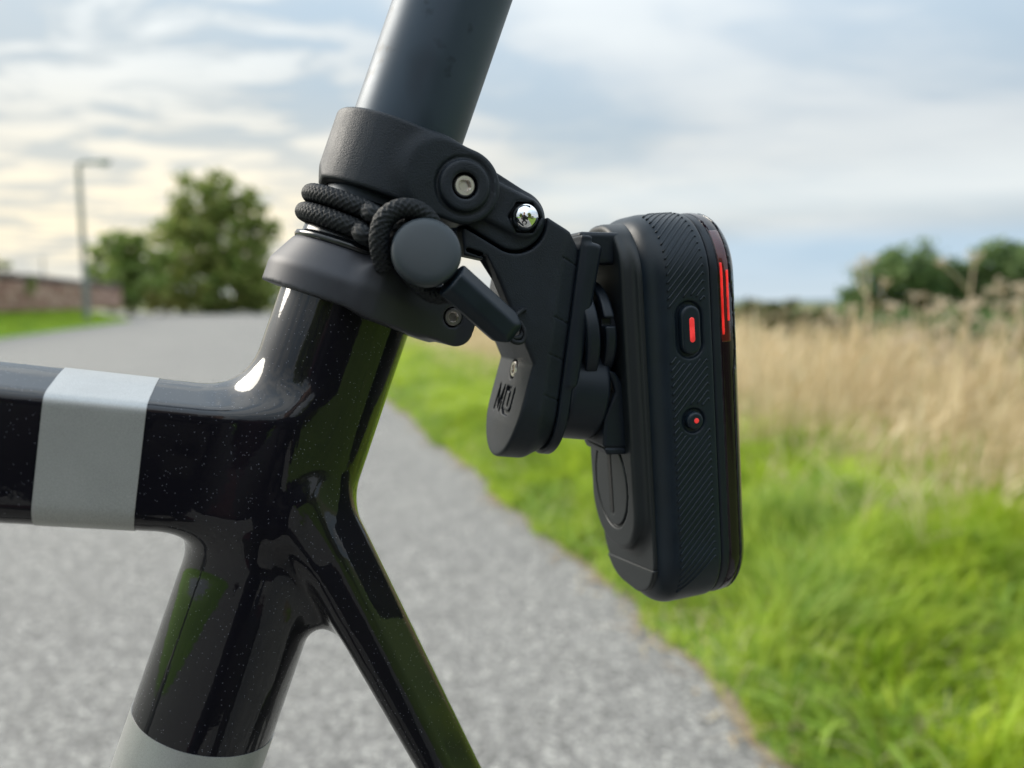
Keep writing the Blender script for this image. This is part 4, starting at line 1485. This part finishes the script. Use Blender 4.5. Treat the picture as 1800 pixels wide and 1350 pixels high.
ribs = []
c = -51.0
while c < 56:
    a0, a1 = -4.6, 5.6
    rise = (a1 - a0) * 1.02
    lo_, hi_ = c, c + rise
    segs = [(a0, a1)]
    # leave a clear field round each button
    def clear(a, cc):
        q1 = math.hypot(max(0, abs(a - BTN_X)), max(0, abs(cc - BTN_Z1) - 3.6)) > 5.0
        q2 = math.hypot(a - BTN_X, cc - BTN_Z2) > 4.3
        return q1 and q2
    pa = [a0 + (a1 - a0) * i / 40 for i in range(41)]
    run = []
    for a in pa + [None]:
        if a is not None and clear(a, c + (a - a0) * 1.02): run.append(a)
        else:
            if len(run) > 4: ribs.append((c + (run[0] - a0) * 1.02, run[0], run[-1], abs(run[-1] - a1) < 0.01))
            run = []
    c += 2.05
for c, a0, a1, hk in ribs:
    sweep('grip_rib', rib(c, a0, a1, hk), 0.29, M['rubber'], grip_o, step=0.6, nr=6)

# ================================================================== ELASTIC CORD
cord = bike_thing('elastic_cord', 'black braided elastic cord wound round the seatpost with round toggle and pull tab', 'cord', (-14, -20, -42))


def rnd(phi, s, rad=17.1):
    x, z = XZ(rad * math.cos(phi), s); return np.array([x, rad * math.sin(phi), z])


def arc(p0, p1, s0, s1, n=22, rad=17.1):
    return [rnd(R(p0 + (p1 - p0) * i / n), s0 + (s1 - s0) * (i / n), rad) for i in range(n + 1)]


BRD = (8, 1.45, 0.55)
# upper and lower turns: from behind, round the front of the post to the knot on the near side
up = arc(40, 255, -33.5, -36.8) + [U(657, 377, -19.0), U(694, 391, -18.2)]
lo = arc(40, 255, -38.0, -41.6) + [U(640, 413, -19.4), U(680, 428, -18.4)]
sweep('cord_turn', up, 2.1, M['cord'], cord, 0.17, 40, BRD)
sweep('cord_turn', lo, 2.15, M['cord'], cord, 0.17, 40, BRD)
lp = [U(676, 470, -20.5), U(668, 440, -22.6), U(667, 412, -23.6), U(676, 385, -24.0), U(700, 368, -24.0), U(728, 368, -23.8), U(752, 384, -23.0), U(768, 410, -21.5)]
sweep('knot_loop', lp, 2.2, M['cord'], cord, 0.17, 40, BRD)
lp = [U(705, 470, -19.5), U(697, 435, -20.8), U(704, 408, -21.4), U(726, 395, -21.6), U(750, 405, -21.4), U(762, 430, -20.8)]
sweep('knot_loop', lp, 2.0, M['cord'], cord, 0.17, 40, BRD)
lp = [U(742, 430, -22), U(778, 462, -22), U(798, 490, -22.5), U(806, 508, -23)]
sweep('cord_tail', lp, 1.9, M['cord'], cord, 0.17, 40, BRD)
lp = [U(700, 455, -21), U(730, 495, -21.0), U(765, 520, -22.0), U(800, 512, -23.4)]
sweep('cord_tail', lp, 1.9, M['cord'], cord, 0.17, 40, BRD)

# ---- toggle: domed disc on a barrel
kc = U(751, 440, -28.5)
kn = np.array([-0.06, -0.97, 0.24]); kn /= np.linalg.norm(kn)
tog = lathe('toggle_cap', [(0.02, 0.55)] + [(r, h) for r, h in ((2, 0.52), (4, 0.42), (5.6, 0.28), (6.8, 0.05), (7.35, -0.22), (7.65, -0.6), (7.78, -1.1), (7.78, -2.6), (7.6, -3.1), (7.1, -3.4), (5.6, -3.5))] + [(5.6, -3.6)], kc, kn, M['toggle'], cord, 96, 60)
lathe('toggle_barrel', [(5.4, 0), (5.5, -0.4), (5.5, -7.5), (4.8, -8.2)], kc - kn * 3.3, kn, M['plastic'], cord, 48, 40)
# ---- pull tab: chamfered bar
ta, tb_ = U(797, 494, -27.0), U(899, 585, -25.0)
tdir = (tb_ - ta); tl = np.linalg.norm(tdir); tdir /= tl
tc_ = (ta + tb_) / 2
tup = np.cross(np.array([0, -1.0, 0]), tdir); tup /= np.linalg.norm(tup); tup *= (1 if tup[2] > 0 else -1)
tno = np.cross(tdir, tup); tno *= (1 if tno[1] < 0 else -1)


def tab_fn(x, y, z):
    px, py, pz = x - tc_[0], y - tc_[1], z - tc_[2]
    a = px * tdir[0] + py * tdir[1] + pz * tdir[2]; u = px * tup[0] + py * tup[1] + pz * tup[2]; n = px * tno[0] + py * tno[1] + pz * tno[2]
    d = sd_box(a, u, n, tl / 2 + 0.6, 4.3, 3.4, 0.5)
    k = 0.7071
    for su in (-1, 1):
        for sn in (-1, 1):
            d = smax(d, k * (su * u + sn * n) - (3.55 if su > 0 else 3.95), 0.5)
        d = smax(d, 0.62 * a + 0.78 * su * u - (tl / 2 * 0.62 + 2.05), 0.5)
    d = smax(d, 0.62 * a + 0.78 * n - (tl / 2 * 0.62 + 1.75), 0.5)
    return d


p, q = np.minimum(ta, tb_) - 8, np.maximum(ta, tb_) + 8
sdf_part('pull_tab', tab_fn, tuple(p), tuple(q), 0.36, M['rubber'], cord)
lp = [U(893, 572, -25), U(905, 556, -24), U(917, 546, -20), U(922, 545, -14)]
sweep('thin_cord', lp, 0.62, M['cord'], cord, 0.1, 20, (6, 0.7, 0.16))
lp = [U(888, 585, -25), U(902, 594, -25), U(914, 592, -24), U(918, 578, -23.4), U(908, 572, -23.6), U(895, 574, -25)]
sweep('thin_cord', lp, 0.62, M['cord'], cord, 0.1, 20, (6, 0.7, 0.16))
lp = [U(888, 588, -25.6), U(904, 601, -25.6), U(918, 600, -24.6), U(922, 584, -24), U(912, 566, -23.6), U(898, 568, -25)]
sweep('thin_cord', lp, 0.55, M['cord'], cord, 0.1, 20, (6, 0.7, 0.16))
#__PART4__
# ================================================================== REST OF THE BICYCLE (out of the frame, seen in reflections and from the side)
M['tyre'] = plain('black_tyre', (0.02, 0.02, 0.02), 0.8)
M['alloy'] = plain('grey_alloy', (0.35, 0.35, 0.36), 0.35, metal=1.0)
BB = A(-648); ZG = -BO[2] * 1000                         # bottom bracket; ground level in the bike frame
AXL = np.array([182.0, 0, ZG + 338.0]); FXL = np.array([-830.0, 0, ZG + 338.0])


def ring_mesh(name, c, R0, r, m, parent, n=96, k=14):
    a = np.linspace(0, 2 * math.pi, n, endpoint=False)[:, None]; b = np.linspace(0, 2 * math.pi, k, endpoint=False)[None, :]
    v = np.stack([c[0] + (R0 + r * np.cos(b)) * np.cos(a), c[1] + r * np.sin(b) + 0 * a, c[2] + (R0 + r * np.cos(b)) * np.sin(a)], -1).reshape(-1, 3)
    i = np.arange(n)[:, None]; j = np.arange(k)[None, :]; i2 = (i + 1) % n; j2 = (j + 1) % k
    f = np.stack([i * k + j, i * k + j2, i2 * k + j2, i2 * k + j], -1).reshape(-1, 4)
    return link(name, arrays_to_mesh(name, (v - og_of(parent)) / 1000, f), m, parent)


for c in (AXL, FXL):
    w = ring_mesh('wheel', c, 324, 13.5, M['tyre'], bike)
    ring_mesh('rim', c, 308, 9.0, M['plastic'], w)
    lathe('hub', [(18, -50), (22, -30), (12, -26), (12, 26), (22, 30), (18, 50)], c, (0, 1, 0), M['alloy'], w, 24)
    b = bmesh.new(); o = og_of(bike)
    for k in range(24):
        an = 2 * math.pi * k / 24
        cyl(b, tuple((c + np.array([20 * math.cos(an + .6), (-1) ** k * 28, 20 * math.sin(an + .6)]) - o) / 1000), tuple((c + np.array([302 * math.cos(an), 0, 302 * math.sin(an)]) - o) / 1000), 0.001, 0.001, 6)
    bm_link('spokes', b, M['alloy'], w)
for sy in (-1, 1):
    sweep('seat_stay',
          [np.array([ST[0] + SD[0] * 98, sy * 5.0, ST[1] + SD[1] * 98]), np.array([ST[0] + SD[0] * 160, sy * 30.0, ST[1] + SD[1] * 160]), np.array([ST[0] + SD[0] * 320, sy * 48.0, ST[1] + SD[1] * 320]), AXL + np.array([0, sy * 58, 0])],
          7.2, M['paint'], bike, 4, 16)
    sweep('chain_stay', [BB + np.array([6, sy * 24, 0]), (BB + AXL) / 2 + np.array([0, sy * 46, 6]), AXL + np.array([0, sy * 58, 0])], 9.0, M['paint'], bike, 4, 16)
    sweep('fork_blade', [np.array([-760, sy * 36, -205]), np.array([-790, sy * 50, -420]), FXL + np.array([0, sy * 52, 0])], [14, 11, 8], M['paint'], bike, 4, 16)
tube('head_tube', (-756, 0, -200), (-692, 0, 28), 20, M['paint'], bike, 32)
tube('top_tube', (-558, 0, -16.3), (-700, 0, 5), 17.3, M['paint'], bike, 48)
tube('down_tube', (-735, 0, -190), tuple(BB), 22, M['paint'], bike, 48)
tube('bottom_bracket', tuple(BB + np.array([0, -36, 0])), tuple(BB + np.array([0, 36, 0])), 22, M['paint'], bike, 32)


def saddle_fn(x, y, z):
    c = A(196); px, pz = x - c[0], z - c[2]
    t = np.clip((px + 165) / 270, 0, 1)
    hw = 19 + 52 * np.clip((t - 0.35) / 0.6, 0, 1) ** 1.5
    d2 = np.abs(y) - hw
    top = np.abs(pz - 8 + 0.0022 * y * y - 10 * (t - .4) ** 2) - 11
    return smax(smax(d2, top, 14), np.abs(px + 30) - 136, 24)


cs_ = A(196)
sdf_part('saddle', saddle_fn, (cs_[0] - 175, -80, cs_[2] - 32), (cs_[0] + 115, 80, cs_[2] + 34), 4.0, M['rubber'], bike)
sweep('handlebar', [np.array([-735, -200, 60.0]), np.array([-735, 0, 66]), np.array([-735, 200, 60])], 14, M['rubber'], bike, 6, 16)
tube('stem', (-690, 0, 30), (-735, 0, 66), 15, M['plastic'], bike, 32)

# ================================================================== THE PHOTOGRAPHER (mirrored in the paint and the dome nut)
M['jacket'] = plain('dark_jacket', (0.012, 0.013, 0.02), 0.8, nscale=300, nbump=0.3, ndist=0.002)
M['gilet'] = plain('maroon_sleeve', (0.045, 0.008, 0.012), 0.8, nscale=300, nbump=0.3, ndist=0.002)
M['trouser'] = plain('black_trousers', (0.012, 0.012, 0.013), 0.85)
M['skin'] = plain('skin', (0.45, 0.27, 0.20), 0.55, var=0.1)
M['hair'] = plain('dark_hair', (0.02, 0.014, 0.01), 0.7)
M['glove'] = plain('black_glove', (0.012, 0.012, 0.013), 0.75)  # gloves added to darken the hands' reflection in the paint
M['phone'] = plain('black_phone', (0.008, 0.008, 0.01), 0.3)
PB = Vector((0.05, -0.66, 0.0))
person = thing('person', 'photographer crouching in a dark jacket and holding a phone up to the bicycle', 'person', PB)


def skin_body(name, verts, edges, parent, root=0, sub=2):
    me = bpy.data.meshes.new(name); me.from_pydata([v[:3] for v in verts], edges, [])
    o = bpy.data.objects.new(name, me); COL.objects.link(o); o.parent = parent
    sk = o.modifiers.new('skin', 'SKIN'); sk.use_smooth_shade = True
    for i, v in enumerate(verts):
        me.skin_vertices[0].data[i].radius = (v[3], v[4] if len(v) > 4 else v[3]); me.skin_vertices[0].data[i].use_root = (i == root)
    o.modifiers.new('sub', 'SUBSURF').levels = sub
    bpy.context.view_layer.update()
    ev = o.evaluated_get(bpy.context.evaluated_depsgraph_get())
    m2 = bpy.data.meshes.new_from_object(ev)
    o.modifiers.clear(); o.data = m2
    m2.polygons.foreach_set('use_smooth', np.ones(len(m2.polygons), bool))
    return o


bv = [(0, -.06, .40, .15, .12), (0, .0, .58, .15, .11), (0, .08, .80, .17, .12), (0, .12, .97, .10, .09), (0, .15, 1.05, .055, .06), (0, .18, 1.13, .078, .092), (0, .20, 1.22, .076, .092), (0, .20, 1.27, .05, .06)]
be = [(0, 1), (1, 2), (2, 3), (3, 4), (4, 5), (5, 6), (6, 7)]
for sx in (-1, 1):
    k = len(bv)
    bv += [(sx * .175, .10, .945, .068), (sx * .265, .20, .745, .052), (sx * .20, .37, .755, .040), (sx * .115, .545, .808, .028), (sx * .095, .60, .815, .022)]
    be += [(3, k), (k, k + 1), (k + 1, k + 2), (k + 2, k + 3), (k + 3, k + 4)]
    k = len(bv)
    bv += [(sx * .11, -.03, .38, .095), (sx * .19, .36, .47, .078), (sx * .18, .32, .24, .060), (sx * .17, .27, .09, .045), (sx * .19, .43, .045, .042)]
    be += [(0, k), (k, k + 1), (k + 1, k + 2), (k + 2, k + 3), (k + 3, k + 4)]
body = skin_body('body', bv, be, person)
for q in ('jacket', 'trouser', 'skin', 'gilet', 'glove'): body.data.materials.append(M[q])
for p in body.data.polygons:
    c = p.center
    p.material_index = 2 if (c.z > 1.03 and abs(c.x) < .12) or False else (1 if c.z < .50 else (4 if c.y > .50 and c.z > .6 else (3 if abs(c.x) > .17 and c.y > .16 else 0)))
fingers = []
for sx in (-1, 1):
    for i in range(4):
        x0 = sx * (.098 - .004 * i); z0 = .838 - .017 * i
        ln = (.9, 1.0, .96, .78)[i]
        o = skin_body('finger', [(x0, .60, z0, .009), (x0 - sx * .004, .60 + .030 * ln, z0, .0085), (x0 - sx * .016, .60 + .050 * ln, z0 + .001, .0078), (x0 - sx * .036 * ln, .60 + .0535, z0 + .002, .0066)], [(0, 1), (1, 2), (2, 3)], body, 0, 2)
        o.data.materials.append(M['glove'])
    o = skin_body('thumb', [(sx * .095, .595, .80, .0115), (sx * .078, .612, .79, .0100), (sx * .055, .624, .797, .0085)], [(0, 1), (1, 2)], body, 0, 2); o.data.materials.append(M['glove'])
def ball(name, c, r, m, parent):
    b = bmesh.new(); bmesh.ops.create_uvsphere(b, u_segments=20, v_segments=12, radius=1)
    for v in b.verts: v.co = Vector((c[0] + v.co.x * r[0], c[1] + v.co.y * r[1], c[2] + v.co.z * r[2]))
    return bm_link(name, b, m, parent, 180)


ball('hair', (0, .165, 1.245), (.088, .105, .075), M['hair'], person)
for sx in (-1, 1):
    ball('ear', (sx * .080, .18, 1.175), (.010, .022, .032), M['skin'], body)
    ball('eye', (sx * .032, .272, 1.185), (.012, .008, .008), M['hair'], body)
ball('nose', (0, .288, 1.155), (.012, .016, .022), M['skin'], body)
ball('mouth', (0, .272, 1.112), (.024, .008, .006), M['gilet'], body)
phone = thing('phone', 'black phone held sideways in both hands by the photographer', 'phone', (0.045, -0.0105, CAM_H - 0.02))
phone.rotation_euler = (-PITCH, 0, 0)
b = bmesh.new(); bmesh.ops.create_cube(b, size=1.0)
for v in b.verts: v.co = Vector((v.co.x * .150, v.co.y * .008, v.co.z * .073))
bmesh.ops.bevel(b, geom=[e for e in b.edges if abs(e.verts[0].co.y - e.verts[1].co.y) > .004], offset=.011, segments=5, affect='EDGES')
bm_link('case', b, M['phone'], phone, 30)

# ---- what stands behind the photographer: trees, a hedge and a house (mirrored in the shiny parts)
BG = 'trees behind the photographer'
LBS = ['broad tree behind the photographer on the verge side', 'tall tree behind the photographer across the road', 'round tree behind the photographer at the road bend']
for i, (s, t, hgt, sd) in enumerate([(4.5, -9, 6.5, 51), (-9.5, -11, 7.5, 52), (-1.0, -44, 9.0, 53)]):
    k = hgt / 6
    tree('broadleaf_tree', LBS[i], 'tree', G(s, t, 0), [(0, 0, 3.8 * k, 2.0 * k, 2.0 * k, 1.7 * k), (-1.5 * k, .3, 2.7 * k, 1.4 * k, 1.4 * k, 1.3 * k), (1.5 * k, -.3, 2.8 * k, 1.5 * k, 1.4 * k, 1.3 * k), (0, 0, 1.6 * k, 1.9 * k, 1.6 * k, 1.2 * k)], 5000, 0.22 * k, M['tree_leaf'], sd, BG, 0.22)
tree('hedge_shrub', 'long clipped hedge beside the road behind the photographer', 'shrub', G(3.2, -5, 0), [(0.2 * i, -1.6 * i + 2, 0.8, 0.9, 1.2, 0.9) for i in range(6)], 6000, 0.09, M['hedge_leaf'], 55, None, 0.05, 0.2)
M['brick'] = plain('red_brick', (0.24, 0.10, 0.07), 0.9, nscale=8, nbump=0.3, ndist=0.01, var=0.3)
M['slate'] = plain('slate_roof', (0.07, 0.07, 0.08), 0.7, var=0.3)
M['winglass'] = plain('window_glass', (0.02, 0.025, 0.03), 0.1)
M['white'] = plain('white_frame', (0.75, 0.75, 0.73), 0.5)
house = thing('brick_house', 'red brick house with a slate roof behind the photographer', 'house', G(-11, -24, 0), YAW)


def bx(name, c, s, m, parent):
    b = bmesh.new(); bmesh.ops.create_cube(b, size=1.0)
    for v in b.verts: v.co = Vector((c[0] + v.co.x * s[0], c[1] + v.co.y * s[1], c[2] + v.co.z * s[2]))
    return bm_link(name, b, m, parent, 20)


bx('wall', (0, 0, 2.6), (8, 7, 5.2), M['brick'], house)
b = bmesh.new()
pr_ = [b.verts.new(p) for p in ((-4.4, -3.9, 5.1), (4.4, -3.9, 5.1), (4.4, 3.9, 5.1), (-4.4, 3.9, 5.1), (-4.4, 0, 7.8), (4.4, 0, 7.8))]
for f in ((0, 1, 5, 4), (2, 3, 4, 5), (0, 4, 3), (1, 2, 5), (3, 2, 1, 0)): b.faces.new([pr_[i] for i in f])
roof = bm_link('roof', b, M['slate'], house, 20)
bx('chimney', (2.8, 0.2, 7.9), (0.9, 0.9, 1.8), M['brick'], roof)
for xx in (-2.4, 2.4):
    for zz in (1.5, 4.0):
        w = bx('window', (xx, 3.53, zz), (1.5, 0.08, 1.3), M['white'], house); bx('pane', (xx, 3.58, zz), (1.3, 0.04, 1.1), M['winglass'], w)
d = bx('door', (0, 3.53, 1.05), (1.0, 0.08, 2.1), M['gilet'], house)
